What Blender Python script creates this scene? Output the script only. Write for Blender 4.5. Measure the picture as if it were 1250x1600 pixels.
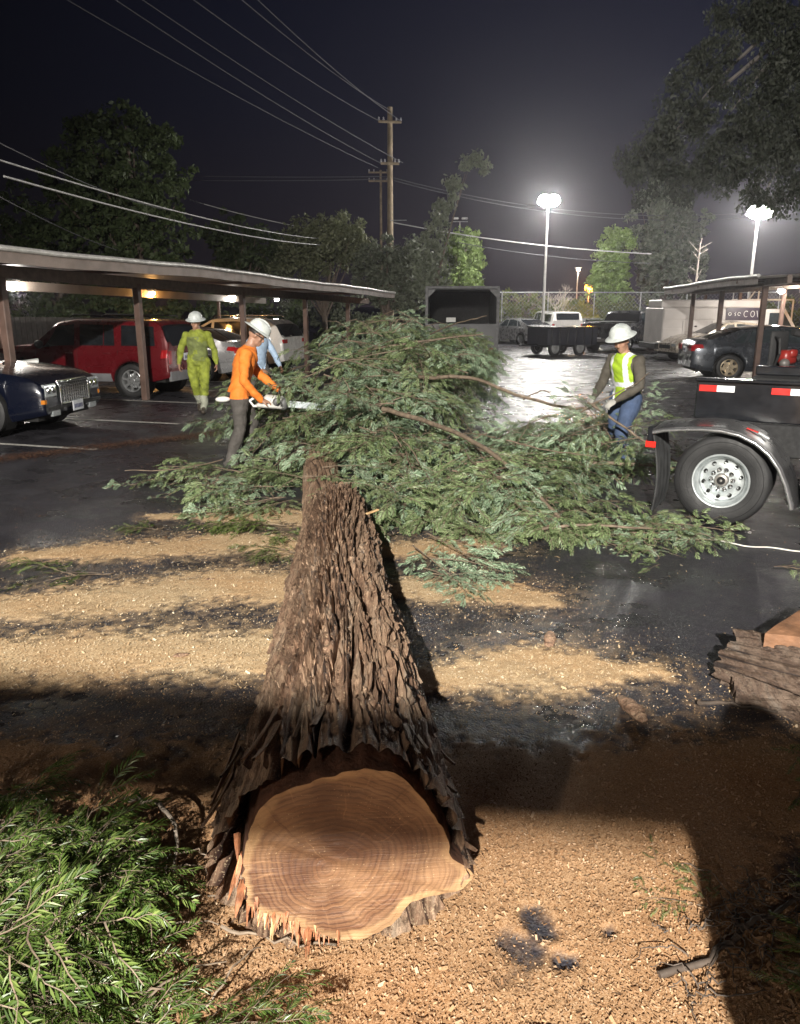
import bpy, bmesh, math, random
import numpy as np
from mathutils import Vector, Matrix, Euler

PI = math.pi
S = bpy.context.scene
COL = S.collection
for o in list(bpy.data.objects): bpy.data.objects.remove(o)

# ------------------------------------------------------------------ camera
cd = bpy.data.cameras.new('camera'); cam = bpy.data.objects.new('camera', cd); COL.objects.link(cam)
cd.sensor_fit = 'VERTICAL'; cd.sensor_height = 24.0; cd.lens = 24.0 * 1200 / 1600
cam.location = (0, 0, 1.9); cam.rotation_euler = (math.radians(90 - 15.02), 0, 0)
cd.clip_start = 0.05; cd.clip_end = 3000
S.camera = cam
# ------------------------------------------------------------------ world: night sky glow over the town
W = bpy.data.worlds.new('World'); S.world = W; W.use_nodes = True
nt = W.node_tree; nt.nodes.clear()
out = nt.nodes.new('ShaderNodeOutputWorld'); bg = nt.nodes.new('ShaderNodeBackground')
tc = nt.nodes.new('ShaderNodeTexCoord'); sep = nt.nodes.new('ShaderNodeSeparateXYZ')
nt.links.new(tc.outputs['Generated'], sep.inputs[0])
cr = nt.nodes.new('ShaderNodeValToRGB'); e = cr.color_ramp
e.elements[0].position = 0.0; e.elements[0].color = (0.047, 0.037, 0.048, 1)
e.elements[1].position = 0.55; e.elements[1].color = (0.0045, 0.0055, 0.014, 1)
for p, c in ((0.10, (0.036, 0.031, 0.044)), (0.22, (0.020, 0.021, 0.040)), (0.36, (0.010, 0.012, 0.029))):
    k = e.elements.new(p); k.color = (*c, 1)
nt.links.new(sep.outputs['Z'], cr.inputs[0])
# town glow stronger towards the right of the lot, fading to the left
m1 = nt.nodes.new('ShaderNodeMapRange'); m1.inputs[1].default_value = -0.62; m1.inputs[2].default_value = 0.35
m1.inputs[3].default_value = 0.06; m1.inputs[4].default_value = 0.72; m1.interpolation_type = 'SMOOTHSTEP'
nt.links.new(sep.outputs['X'], m1.inputs[0])
ns = nt.nodes.new('ShaderNodeTexNoise'); ns.inputs['Scale'].default_value = 2.2; ns.inputs['Detail'].default_value = 4
mr = nt.nodes.new('ShaderNodeMapRange'); mr.inputs[3].default_value = 0.8; mr.inputs[4].default_value = 1.2
nt.links.new(tc.outputs['Generated'], ns.inputs[0]); nt.links.new(ns.outputs[0], mr.inputs[0])
mu = nt.nodes.new('ShaderNodeMath'); mu.operation = 'MULTIPLY'
nt.links.new(m1.outputs[0], mu.inputs[0]); nt.links.new(mr.outputs[0], mu.inputs[1])
nt.links.new(cr.outputs[0], bg.inputs[0]); nt.links.new(mu.outputs[0], bg.inputs[1])
# faint residual night sky
sk = nt.nodes.new('ShaderNodeTexSky'); sk.sky_type = 'NISHITA'; sk.sun_disc = False
sk.sun_elevation = math.radians(-8); sk.sun_rotation = math.radians(20)
bg2 = nt.nodes.new('ShaderNodeBackground'); bg2.inputs[1].default_value = 0.004
nt.links.new(sk.outputs[0], bg2.inputs[0])
ad = nt.nodes.new('ShaderNodeAddShader'); nt.links.new(bg.outputs[0], ad.inputs[0]); nt.links.new(bg2.outputs[0], ad.inputs[1])
nt.links.new(ad.outputs[0], out.inputs[0])
S.view_settings.view_transform = 'Standard'; S.view_settings.look = 'None'
S.view_settings.gamma = 1; S.view_settings.use_curve_mapping = False; S.view_settings.exposure = 0.0
S.render.engine = 'CYCLES'
WORK_LAMP_POWER = 33000.0
FLOOD_POWER = 4900.0
HAZE = True
WORK_LAMP_POS = (-1.75, -10.0, 7.3)

# ------------------------------------------------------------------ helpers
rnd = random.Random(7)
def gz(x, y):
    v = max(0.0, .28 * x + .96 * y - 14)
    t = min(1, max(0, (x + 1) / 6)); t = t * t * (3 - 2 * t)
    return -min(v, 34) * (.02 * (1 - t) + .007 * t)
def gz_np(x, y):
    v = np.clip(.28 * x + .96 * y - 14, 0, 34)
    t = np.clip((x + 1) / 6, 0, 1); t = t * t * (3 - 2 * t)
    return -v * (.02 * (1 - t) + .007 * t)

class Noise2:
    """periodic value noise on numpy arrays"""
    def __init__(s, seed, n=256):
        s.n = n; s.t = np.random.RandomState(seed).rand(n, n)
    def __call__(s, x, y):
        n = s.n; xi = np.floor(x).astype(int); yi = np.floor(y).astype(int)
        fx = x - xi; fy = y - yi; fx = fx * fx * (3 - 2 * fx); fy = fy * fy * (3 - 2 * fy)
        a = s.t[xi % n, yi % n]; b = s.t[(xi + 1) % n, yi % n]; c = s.t[xi % n, (yi + 1) % n]; d = s.t[(xi + 1) % n, (yi + 1) % n]
        return (a * (1 - fx) + b * fx) * (1 - fy) + (c * (1 - fx) + d * fx) * fy
    def fbm(s, x, y, o=4, g=.5):
        v = 0; a = 1; t = 0
        for i in range(o):
            v = v + a * s(x * 2 ** i + 17.3 * i, y * 2 ** i + 9.1 * i); t += a; a *= g
        return v / t
NZ = Noise2(3); NZ2 = Noise2(11)

class MB:
    def __init__(s): s.v = []; s.f = []; s.m = []
    def add(s, vs, fs, mi=0, M=None):
        n = len(s.v)
        if M is not None: vs = [M @ Vector(v) for v in vs]
        s.v.extend([tuple(v) for v in vs]); s.f.extend([tuple(i + n for i in f) for f in fs]); s.m.extend([mi] * len(fs)); return s
    def box(s, c, d, mi=0, M=None, b=0.0, R=None):
        hx, hy, hz = d[0] / 2, d[1] / 2, d[2] / 2
        T = Matrix.Translation(c)
        if R is not None: T = T @ R
        if M is not None: T = M @ T
        if b <= 0:
            vs = [(x * hx, y * hy, z * hz) for x in (-1, 1) for y in (-1, 1) for z in (-1, 1)]
            return s.add(vs, [(0, 1, 3, 2), (4, 6, 7, 5), (0, 4, 5, 1), (2, 3, 7, 6), (0, 2, 6, 4), (1, 5, 7, 3)], mi, T)
        vs = []; idx = {}
        for x in (-1, 1):
            for y in (-1, 1):
                for z in (-1, 1):
                    for k in range(3):
                        q = [x * (hx - (b if k != 0 else 0)), y * (hy - (b if k != 1 else 0)), z * (hz - (b if k != 2 else 0))]
                        idx[(x, y, z, k)] = len(vs); vs.append(q)
        fs = []
        g = lambda a, k: idx[(a[0], a[1], a[2], k)]
        for k in range(3):
            for sg in (-1, 1):
                u, w = [i for i in range(3) if i != k]
                c4 = []
                for a, bb in ((-1, -1), (1, -1), (1, 1), (-1, 1)):
                    q = [0, 0, 0]; q[k] = sg; q[u] = a; q[w] = bb; c4.append(g(q, k))
                fs.append(c4)
        for k in range(3):
            u, w = [i for i in range(3) if i != k]
            for a in (-1, 1):
                for bb in (-1, 1):
                    p = [0, 0, 0]; p[u] = a; p[w] = bb; p[k] = -1; q = list(p); q[k] = 1
                    fs.append([g(p, u), g(q, u), g(q, w), g(p, w)])
        for x in (-1, 1):
            for y in (-1, 1):
                for z in (-1, 1): fs.append([idx[(x, y, z, 0)], idx[(x, y, z, 1)], idx[(x, y, z, 2)]])
        return s.add(vs, fs, mi, T)
    def tube(s, path, r, n=8, mi=0, cap=True, M=None, sq=(1, 1)):
        path = [Vector(p) for p in path]
        if not hasattr(r, '__len__'): r = [r] * len(path)
        vs = []; up = None
        for i, p in enumerate(path):
            d = (path[min(i + 1, len(path) - 1)] - path[max(i - 1, 0)])
            d = d.normalized() if d.length > 1e-9 else Vector((0, 0, 1))
            if up is None:
                up = Vector((0, 0, 1)) if abs(d.z) < .9 else Vector((1, 0, 0))
            x = up.cross(d); x = x.normalized() if x.length > 1e-6 else Vector((1, 0, 0))
            y = d.cross(x).normalized(); up = y
            for k in range(n):
                a = 2 * PI * k / n; vs.append(p + (x * math.cos(a) * sq[0] + y * math.sin(a) * sq[1]) * r[i])
        fs = []
        for i in range(len(path) - 1):
            for k in range(n):
                a = i * n + k; b = i * n + (k + 1) % n; fs.append((a, b, b + n, a + n))
        if cap:
            fs.append(tuple(range(n))[::-1]); fs.append(tuple((len(path) - 1) * n + k for k in range(n)))
        return s.add(vs, fs, mi, M)
    def lathe(s, prof, n=24, mi=0, M=None, a0=0, a1=2 * PI):
        """profile (r, h) about local z"""
        full = abs(a1 - a0 - 2 * PI) < 1e-6; m = n if full else n + 1
        vs = [(r * math.cos(a0 + (a1 - a0) * k / n), r * math.sin(a0 + (a1 - a0) * k / n), h) for r, h in prof for k in range(m)]
        fs = []
        for i in range(len(prof) - 1):
            for k in range(n):
                a = i * m + k; b = i * m + (k + 1) % m; fs.append((a, b, b + m, a + m))
        return s.add(vs, fs, mi, M)
    def prism(s, poly, h0, h1, mi=0, M=None):
        n = len(poly); vs = [(x, y, h0) for x, y in poly] + [(x, y, h1) for x, y in poly]
        fs = [tuple(range(n))[::-1], tuple(range(n, 2 * n))] + [(i, (i + 1) % n, (i + 1) % n + n, i + n) for i in range(n)]
        return s.add(vs, fs, mi, M)
    def grid(s, P, mi=0, M=None, close=False):
        h = len(P); w = len(P[0]); vs = [p for r in P for p in r]; fs = []
        for i in range(h - 1):
            for j in range(w if close else w - 1):
                a = i * w + j; b = i * w + (j + 1) % w; fs.append((a, b, b + w, a + w))
        return s.add(vs, fs, mi, M)
    def ball(s, c, r, n=10, mi=0, M=None):
        if not hasattr(r, '__len__'): r = (r, r, r)
        T = Matrix.Translation(c) @ Matrix.Diagonal((*r, 1))
        if M is not None: T = M @ T
        return s.lathe([(max(1e-4, math.sin(PI * i / n)), -math.cos(PI * i / n)) for i in range(n + 1)], n + 4, mi, T)
    def mesh(s, name, mats, smooth=None):
        me = bpy.data.meshes.new(name); me.from_pydata(s.v, [], s.f)
        for m in mats: me.materials.append(m)
        if len(mats) > 1: me.polygons.foreach_set('material_index', s.m)
        fin(me, smooth); return me
    def build(s, name, mats, parent=None, smooth=None, **kw):
        if not isinstance(mats, (list, tuple)): mats = [mats]
        return obj(name, s.mesh(name, mats, smooth), parent, **kw)
def fin(me, smooth=None):
    me.validate(); me.update()
    bm = bmesh.new(); bm.from_mesh(me); bmesh.ops.recalc_face_normals(bm, faces=bm.faces); bm.to_mesh(me); bm.free()
    if smooth:
        me.shade_smooth()
        if smooth < 170: me.set_sharp_from_angle(angle=math.radians(smooth))
def obj(name, me, parent=None, label=None, cat=None, group=None, kind=None, loc=None, rz=None):
    o = bpy.data.objects.new(name, me); COL.objects.link(o)
    if parent is not None: o.parent = parent
    tag(o, label, cat, group, kind)
    if loc is not None: o.location = loc
    if rz is not None: o.rotation_euler = (0, 0, rz)
    return o
def tag(o, label=None, cat=None, group=None, kind=None):
    if label: o['label'] = label
    if cat: o['category'] = cat
    if group: o['group'] = group
    if kind: o['kind'] = kind
    return o
def thing(name, label, cat, loc=(0, 0, 0), rz=0, group=None):
    o = bpy.data.objects.new(name, None); COL.objects.link(o); o.location = loc; o.rotation_euler = (0, 0, rz)
    return tag(o, label, cat, group)
def copy_tree(o, parent=None, label=None, group=None):
    c = o.copy(); COL.objects.link(c)
    if parent is not None: c.parent = parent
    if label: c['label'] = label
    if group: c['group'] = group
    for ch in [x for x in o.children]: copy_tree(ch, c)
    return c
def np_mesh(name, V, F, mats, mi=None, smooth=False):
    """V (n,3) F (m,k) arrays"""
    me = bpy.data.meshes.new(name); V = np.asarray(V, 'f'); F = np.asarray(F, 'i')
    me.vertices.add(len(V)); me.vertices.foreach_set('co', V.ravel())
    k = F.shape[1]; me.loops.add(F.size); me.loops.foreach_set('vertex_index', F.ravel())
    me.polygons.add(len(F)); me.polygons.foreach_set('loop_start', np.arange(0, F.size, k, dtype='i'))
    try: me.polygons.foreach_set('loop_total', np.full(len(F), k, 'i'))
    except Exception: pass
    if mi is not None: me.polygons.foreach_set('material_index', np.asarray(mi, 'i'))
    for m in mats: me.materials.append(m)
    me.update(calc_edges=True)
    if smooth: me.shade_smooth()
    else: me.shade_flat()
    return me
def grid_faces(h, w, close=False):
    i = np.arange(h - 1)[:, None]; j = np.arange(w if close else w - 1)[None, :]
    a = i * w + j; b = i * w + (j + 1) % w
    return np.stack([a, b, b + w, a + w], -1).reshape(-1, 4)
def attr(me, name, vals):
    a = me.attributes.new(name, 'FLOAT', 'POINT'); a.data.foreach_set('value', np.asarray(vals, 'f').ravel())

# ------------------------------------------------------------------ materials
MATS = {}
class NT:
    def __init__(s, m): s.t = m.node_tree; s.n = s.t.nodes; s.l = s.t.links
    def new(s, ty, **kw):
        n = s.n.new('ShaderNode' + ty)
        for k, v in kw.items():
            if k.startswith('i_'): n.inputs[int(k[2:])].default_value = v
            else: setattr(n, k, v)
        return n
    def link(s, a, b): s.l.new(a, b)
    def noise(s, scale, detail=3, vec=None, rough=.5, out=0):
        n = s.new('TexNoise'); n.inputs['Scale'].default_value = scale; n.inputs['Detail'].default_value = detail; n.inputs['Roughness'].default_value = rough
        if vec is not None: s.link(vec, n.inputs['Vector'])
        return n.outputs[out]
    def ramp(s, fac, stops):
        r = s.new('ValToRGB'); e = r.color_ramp
        while len(e.elements) < len(stops): e.elements.new(.5)
        for el, (p, c) in zip(e.elements, stops):
            el.position = p; el.color = (*(c if hasattr(c, '__len__') else (c, c, c)), 1)
        s.link(fac, r.inputs[0]); return r.outputs[0]
    def mix(s, f, a, b, mode='MIX'):
        n = s.new('Mix', data_type='RGBA', blend_type=mode)
        for sock, v in ((n.inputs[0], f), (n.inputs[6], a), (n.inputs[7], b)):
            if hasattr(v, 'is_output'): s.link(v, sock)
            elif hasattr(v, '__len__'): sock.default_value = (*v, 1)
            else: sock.default_value = v
        return n.outputs[2]
    def math(s, op, a, b=0.0, c=None, clamp=False):
        n = s.new('Math', operation=op); n.use_clamp = clamp
        for i, v in enumerate((a, b) if c is None else (a, b, c)):
            if hasattr(v, 'is_output'): s.link(v, n.inputs[i])
            else: n.inputs[i].default_value = v
        return n.outputs[0]
    def bump(s, h, strength=.3, dist=.01, nrm=None):
        n = s.new('Bump'); n.inputs['Strength'].default_value = strength; n.inputs['Distance'].default_value = dist
        s.link(h, n.inputs['Height'])
        if nrm is not None: s.link(nrm, n.inputs['Normal'])
        return n.outputs[0]
def newmat(name):
    m = bpy.data.materials.new(name); m.use_nodes = True; MATS[name] = m
    b = m.node_tree.nodes['Principled BSDF']; return m, NT(m), b
def setc(t, b, key, v):
    s = b.inputs[key]
    if hasattr(v, 'is_output'): t.link(v, s)
    elif hasattr(v, '__len__'): s.default_value = (*v, 1)
    else: s.default_value = v
def mat(name, col, rough=.6, metal=0, var=.15, scale=8, bump=0, bscale=60, coat=0, spec=None, trans=0):
    if name in MATS: return MATS[name]
    m, t, b = newmat(name)
    tcn = t.new('TexCoord').outputs['Object']
    n = t.noise(scale, 4, tcn)
    lo = tuple(c * (1 - var) for c in col); hi = tuple(min(1, c * (1 + var)) for c in col)
    setc(t, b, 'Base Color', t.ramp(n, [(.3, lo), (.7, hi)]))
    n2 = t.noise(scale * 2.7, 3, tcn)
    setc(t, b, 'Roughness', t.ramp(n2, [(.3, max(.02, rough * .85)), (.7, min(1, rough * 1.15))]))
    b.inputs['Metallic'].default_value = metal
    if coat: b.inputs['Coat Weight'].default_value = coat; b.inputs['Coat Roughness'].default_value = .04
    if spec is not None: b.inputs['Specular IOR Level'].default_value = spec
    if trans: b.inputs['Transmission Weight'].default_value = trans
    if bump: t.link(t.bump(t.noise(bscale, 4, tcn), bump, .01), b.inputs['Normal'])
    return m
def emat(name, col, strength):
    if name in MATS: return MATS[name]
    m, t, b = newmat(name); b.inputs['Base Color'].default_value = (.8, .8, .8, 1)
    b.inputs['Emission Color'].default_value = (*col, 1); b.inputs['Emission Strength'].default_value = strength; return m
def leafmat(name, c1, c2, c3, rough=.5, sss=.25):
    m, t, b = newmat(name)
    oi = t.new('ObjectInfo'); geo = t.new('NewGeometry')
    r = t.noise(1.3, 3, t.new('TexCoord').outputs['Object'])
    mixc = t.ramp(geo.outputs['Random Per Island'], [(0, c1), (.5, c2), (1, c3)])
    v = t.ramp(t.math('ADD', t.math('MULTIPLY', oi.outputs['Random'], .6), t.math('MULTIPLY', r, .6)), [(.2, .65), (.9, 1.25)])
    setc(t, b, 'Base Color', t.mix(1.0, mixc, v, 'MULTIPLY'))
    b.inputs['Roughness'].default_value = rough
    b.inputs['Specular IOR Level'].default_value = .45
    tr = t.new('BsdfTranslucent'); setc(t, tr, 'Color', mixc)
    mx = t.new('MixShader'); mx.inputs[0].default_value = sss
    t.link(b.outputs[0], mx.inputs[1]); t.link(tr.outputs[0], mx.inputs[2])
    t.link(mx.outputs[0], t.n['Material Output'].inputs['Surface']); return m

black_paint = mat('black_paint', (.012, .013, .016), .22, var=.3, coat=.4)
black_matte = mat('black_matte', (.015, .015, .016), .75, bump=.2)
rubber = mat('rubber', (.018, .018, .019), .62, var=.35, scale=5, bump=.25, bscale=90)
chrome = mat('chrome', (.75, .76, .78), .14, 1, var=.1)
alu = mat('aluminium', (.62, .64, .66), .32, 1, var=.15, bump=.05)
alloy = mat('alloy', (.55, .56, .57), .3, .8, var=.1)
glass_dark = mat('glass_dark', (.012, .014, .017), .05, var=.3, spec=.7)
glass_mid = mat('glass_mid', (.03, .04, .045), .06, var=.3, spec=.8)
galv = mat('galvanised', (.42, .43, .44), .45, .6, var=.2)
white_pl = mat('white_plastic', (.72, .72, .70), .4, var=.08)
red_lens = mat('red_lens', (.35, .012, .015), .12, var=.2, coat=.5)
amber_lens = mat('amber_lens', (.5, .17, .02), .15)
clear_lens = mat('clear_lens', (.42, .45, .46), .12, .3, var=.35, scale=60, coat=.6)
under = mat('underbody', (.01, .01, .01), .85)
refl_white = mat('reflective_white', (.8, .82, .84), .35, var=.05)
refl_red = mat('reflective_red', (.62, .02, .015), .35, var=.05)
post_brown = mat('post_brown', (.12, .075, .06), .55, var=.3, scale=4, bump=.15)
roof_metal = mat('roof_metal', (.42, .38, .35), .5, .1, var=.25, scale=2, bump=.1)
# ------------------------------------------------------------------ sawdust mask (rows left by the chainsaw and the drifts around the butt)
def seg_band(x, y, pts, wd):
    """distance-based band along a polyline of (x, y, halfwidth)"""
    best = np.full(x.shape, -9.0)
    for (x0, y0, w0), (x1, y1, w1) in zip(pts[:-1], pts[1:]):
        dx, dy = x1 - x0, y1 - y0; L = dx * dx + dy * dy
        t = np.clip(((x - x0) * dx + (y - y0) * dy) / L, 0, 1)
        d = np.hypot(x - x0 - t * dx, y - y0 - t * dy); w = w0 + (w1 - w0) * t
        best = np.maximum(best, 1 - d / w)
    return best
def sstep(a, b, x):
    t = np.clip((x - a) / (b - a), 0, 1); return t * t * (3 - 2 * t)
def dust_mask(x, y):
    wx = x + .30 * (NZ.fbm(x * 1.7 + 5, y * 1.7, 3) - .5) + .05 * (NZ(x * 9, y * 9) - .5)
    wy = y + .36 * (NZ2.fbm(x * 1.5, y * 1.5 + 3, 3) - .5) + .06 * (NZ2(x * 9, y * 9) - .5)
    m = np.full(x.shape, -3.0)
    bands = [
        ([(-2.9, 3.55, .33), (-2.2, 3.85, .36), (-1.5, 3.88, .36), (-1.0, 3.95, .34), (-.4, 4.05, .30)]),
        ([(-3.6, 4.55, .16), (-2.4, 4.7, .30), (-1.6, 4.85, .34), (-1.0, 5.0, .36), (-.5, 5.0, .34)]),
        ([(-3.0, 5.75, .12), (-2.2, 5.9, .27), (-1.4, 6.0, .33), (-.7, 6.05, .32)]),
        ([(-2.2, 6.9, .10), (-1.5, 6.95, .25), (-.9, 6.9, .25)]),
        ([(.2, 3.75, .20), (.9, 3.8, .26), (1.3, 3.72, .13)]),
        ([(.1, 5.0, .2), (.7, 4.9, .25), (1.0, 4.7, .1)]),
        ([(-.1, 5.9, .25), (.6, 6.0, .22)]),
    ]
    for b in bands: m = np.maximum(m, seg_band(wx, wy, b, 0))
    near = (3.02 - wy) / .35 + .25 * (x > .1) * 0
    m = np.maximum(m, np.minimum(near, 1.0))
    m = np.maximum(m, np.where(x > .2, np.minimum((3.12 - wy) / .3, 1), -3))
    for cx, cy, r in ((.42, 1.98, .07), (.30, 1.83, .08), (.44, 1.80, .035), (1.7, 2.2, .28), (2.1, 2.0, .4), (.62, 1.93, .02)):
        d = np.hypot(wx - cx, (wy - cy)) / r; m = np.minimum(m, np.where(d < 1.6, (d - 1) * 1.5, 9))
    return m
# ------------------------------------------------------------------ ground: one sheet, fine near the camera, out to the horizon
def axis_lines(lo, hi, step, far, growth):
    a = list(np.arange(lo, hi + 1e-6, step)); s = step; v = hi
    while v < far: s *= growth; v += s; a.append(v)
    s = step; v = lo; pre = []
    while v > -far: s *= growth; v -= s; pre.append(v)
    return np.array(pre[::-1] + a)
gx = axis_lines(-4.3, 3.6, .017, 1500, 1.11); gy = axis_lines(1.2, 8.0, .017, 1500, 1.10)
XX, YY = np.meshgrid(gx, gy, indexing='ij')
dm = dust_mask(XX, YY)
edge = (NZ.fbm(XX * 14, YY * 14, 3) - .5) * .75 + (NZ2(XX * 45, YY * 45) - .5) * .55
dust = sstep(-.35, .55, dm + edge * 1.25)
film = sstep(-2.2, .3, dm + edge * 1.2) * .30 * sstep(.45, .65, NZ2.fbm(XX * 24, YY * 24, 3))
dust = np.maximum(dust, film)
ZZ = gz_np(XX, YY) + .014 * dust * (.6 + .8 * NZ.fbm(XX * 8, YY * 8, 3)) + .003 * (NZ2(XX * 60, YY * 60) - .5) * dust
near_zone = (np.abs(XX) < 12) & (YY < 40)
ZZ = ZZ + np.where(near_zone, .007 * (NZ2.fbm(XX * .9, YY * .9, 3) - .5), 0)
gme = np_mesh('parking_lot', np.stack([XX, YY, ZZ], -1).reshape(-1, 3), grid_faces(len(gx), len(gy)), [], smooth=True)
attr(gme, 'dust', dust)
gm, t, b = newmat('wet_asphalt')
geo = t.new('NewGeometry'); pos = geo.outputs['Position']
da = t.new('Attribute', attribute_name='dust').outputs['Fac']
sx = t.new('SeparateXYZ'); t.link(pos, sx.inputs[0])
agg = t.new('TexVoronoi', feature='F1'); agg.inputs['Scale'].default_value = 90; t.link(pos, agg.inputs['Vector'])
aggc = t.new('TexVoronoi', feature='F1'); aggc.inputs['Scale'].default_value = 150; t.link(pos, aggc.inputs['Vector'])
n_big = t.noise(.55, 5, pos, .6); n_mid = t.noise(2.2, 6, pos, .6); n_f = t.noise(70, 3, pos, .6)
asp = t.mix(t.ramp(n_mid, [(.3, 0.0), (.7, 1.0)]), (.012, .012, .016), (.042, .040, .050))
asp = t.mix(t.ramp(aggc.outputs['Color'], [(.55, 0.0), (.95, .55)]), asp, (.12, .115, .11))
# leaf mould and sawdust fines smeared over the wet tar
asp = t.mix(t.ramp(t.noise(2.3, 6, pos, .7), [(.6, 0.0), (.75, .15)]), asp, (.035, .026, .023))
chipn = t.new('TexVoronoi', feature='F1'); chipn.inputs['Scale'].default_value = 300; t.link(pos, chipn.inputs['Vector'])
chipn.inputs['Randomness'].default_value = 1
crnd = t.new('SeparateColor'); t.link(chipn.outputs['Color'], crnd.inputs[0])
dcol = t.ramp(crnd.outputs[0], [(0, (.31, .20, .10)), (.35, (.43, .31, .175)), (.7, (.53, .40, .245)), (1, (.66, .55, .38))])
tone = t.ramp(t.noise(1.1, 3, pos), [(.35, (1.0, 1.0, 1.0)), (.7, (.95, .80, .68))])
dcol = t.mix(1.0, dcol, tone, 'MULTIPLY')
# fresher, redder heartwood dust near the butt, also darkened to imitate dimmer light
nearf = t.ramp(t.math('DIVIDE', sx.outputs['Y'], 10.0), [(.27, .9), (.37, 0.0)])
dcol = t.mix(t.math('MULTIPLY', nearf, .8), dcol, t.mix(1.0, dcol, (.63, .455, .365), 'MULTIPLY'))
setc(t, b, 'Base Color', t.mix(da, asp, dcol))
wet = t.ramp(t.math('ADD', t.math('MULTIPLY', n_big, .5), t.math('MULTIPLY', n_mid, .5)), [(.40, .20), (.50, .36), (.60, .58)])
setc(t, b, 'Roughness', t.mix(da, wet, (.85, .85, .85)))
b.inputs['Specular IOR Level'].default_value = .33
h1 = t.math('MULTIPLY', agg.outputs['Distance'], t.math('SUBTRACT', 1.0, da))
bm_ = t.bump(h1, .55, .006)
bm_ = t.bump(chipn.outputs['Distance'], .3, .004, bm_)
bm_ = t.bump(t.noise(9, 4, pos), .28, .010, bm_)
bm_ = t.bump(t.noise(1.6, 4, pos, .6), .5, .035, bm_)
t.link(bm_, b.inputs['Normal'])
gme.materials.append(gm)
obj('ground', gme, kind='structure')

# loose wood chips lying on the dust and scattered over the tar: uncountable
def chips():
    R = np.random.RandomState(5); n = 900000
    x = R.uniform(-4.2, 3.4, n); y = 1.45 + 7.2 * R.rand(n) ** 1.5
    ok = np.abs(x) < y * .62 + .5; x = x[ok]; y = y[ok]
    d = dust_mask(x, y) + (NZ.fbm(x * 14, y * 14, 3) - .5) * .75
    p = .26 * sstep(-.3, .5, d) + .20 * sstep(-2.4, -.1, d) * (.3 + NZ2.fbm(x * 3, y * 3, 3)) * (y < 7.2) + .008 * np.exp(-np.clip(y - 4, 0, 9) / 1.5) + .001
    k = R.rand(len(x)) < p; x = x[k]; y = y[k]; d = d[k]; n = len(x)
    s = R.uniform(.0008, .0023, n) * (1 + 1.3 * (R.rand(n) < .03)); a = R.rand(n) * 2 * PI; el = R.uniform(1.2, 2.8, n)
    tx, ty = R.uniform(-.6, .6, n), R.uniform(-.6, .6, n)
    base = gz_np(x, y) + .004 + .016 * sstep(-.12, .5, d)
    V = []
    for cx, cy in ((-1, -1), (1, -1), (1, 1), (-1, 1)):
        lx = cx * s * el; ly = cy * s
        V.append(np.stack([x + lx * np.cos(a) - ly * np.sin(a), y + lx * np.sin(a) + ly * np.cos(a), base + lx * tx + ly * ty + .002], -1))
    V = np.stack(V, 1).reshape(-1, 3); F = np.arange(len(V)).reshape(-1, 4)
    m, t, b = newmat('wood_chip'); r = t.new('NewGeometry').outputs['Random Per Island']
    c = t.ramp(r, [(0, (.28, .18, .09)), (.4, (.44, .31, .175)), (.8, (.56, .43, .27)), (1, (.74, .64, .48))])
    sx = t.new('SeparateXYZ'); t.link(t.new('NewGeometry').outputs['Position'], sx.inputs[0])
    nf = t.ramp(t.math('DIVIDE', sx.outputs['Y'], 10.0), [(.27, .8), (.37, 0.0)])
    setc(t, b, 'Base Color', t.mix(nf, c, t.mix(1.0, c, (.63, .455, .365), 'MULTIPLY'))); b.inputs['Roughness'].default_value = .8  # near chips redder, and darkened to stand for weaker light
    obj('sawdust_chips', np_mesh('sawdust_chips', V, F, [m]), kind='stuff')
chips()

# painted stall lines
line_m = mat('line_paint', (.55, .54, .5), .5, var=.35, scale=14, bump=.2)
def paint_line(x0, y0, x1, y1, w=.10):
    d = Vector((x1 - x0, y1 - y0)); L = d.length; d.normalize(); n = Vector((-d.y, d.x)) * w / 2; k = max(2, int(L / .4))
    P = []
    for i in range(k + 1):
        q = Vector((x0, y0)) + d * L * i / k
        P.append([(q.x + s * n.x, q.y + s * n.y, gz(q.x, q.y) + .0085 + .007 * float(NZ2.fbm(np.array(q.x * .9), np.array(q.y * .9), 3) - .5)) for s in (1, -1)])
    MB().grid(P).build('parking_line', line_m, kind='structure')
U2 = Vector((.96, -.28)); V2 = Vector((.28, .96))
for px_, py_ in ((-4.15, 10.35), (-3.67, 12.7), (-3.25, 15.30), (-2.5, 17.7), (-1.8, 20.2), (-1.1, 22.8)):
    paint_line(px_ - U2.x * 6, py_ - U2.y * 6, px_, py_)
for i in range(5):
    paint_line(4.6 + i * 2.6, 38, 5.4 + i * 2.7, 43.5, .12)
paint_line(2.5, 24.5, 9.0, 25.2, .12); paint_line(3.0, 29.5, 9.5, 30.0, .12)
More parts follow.
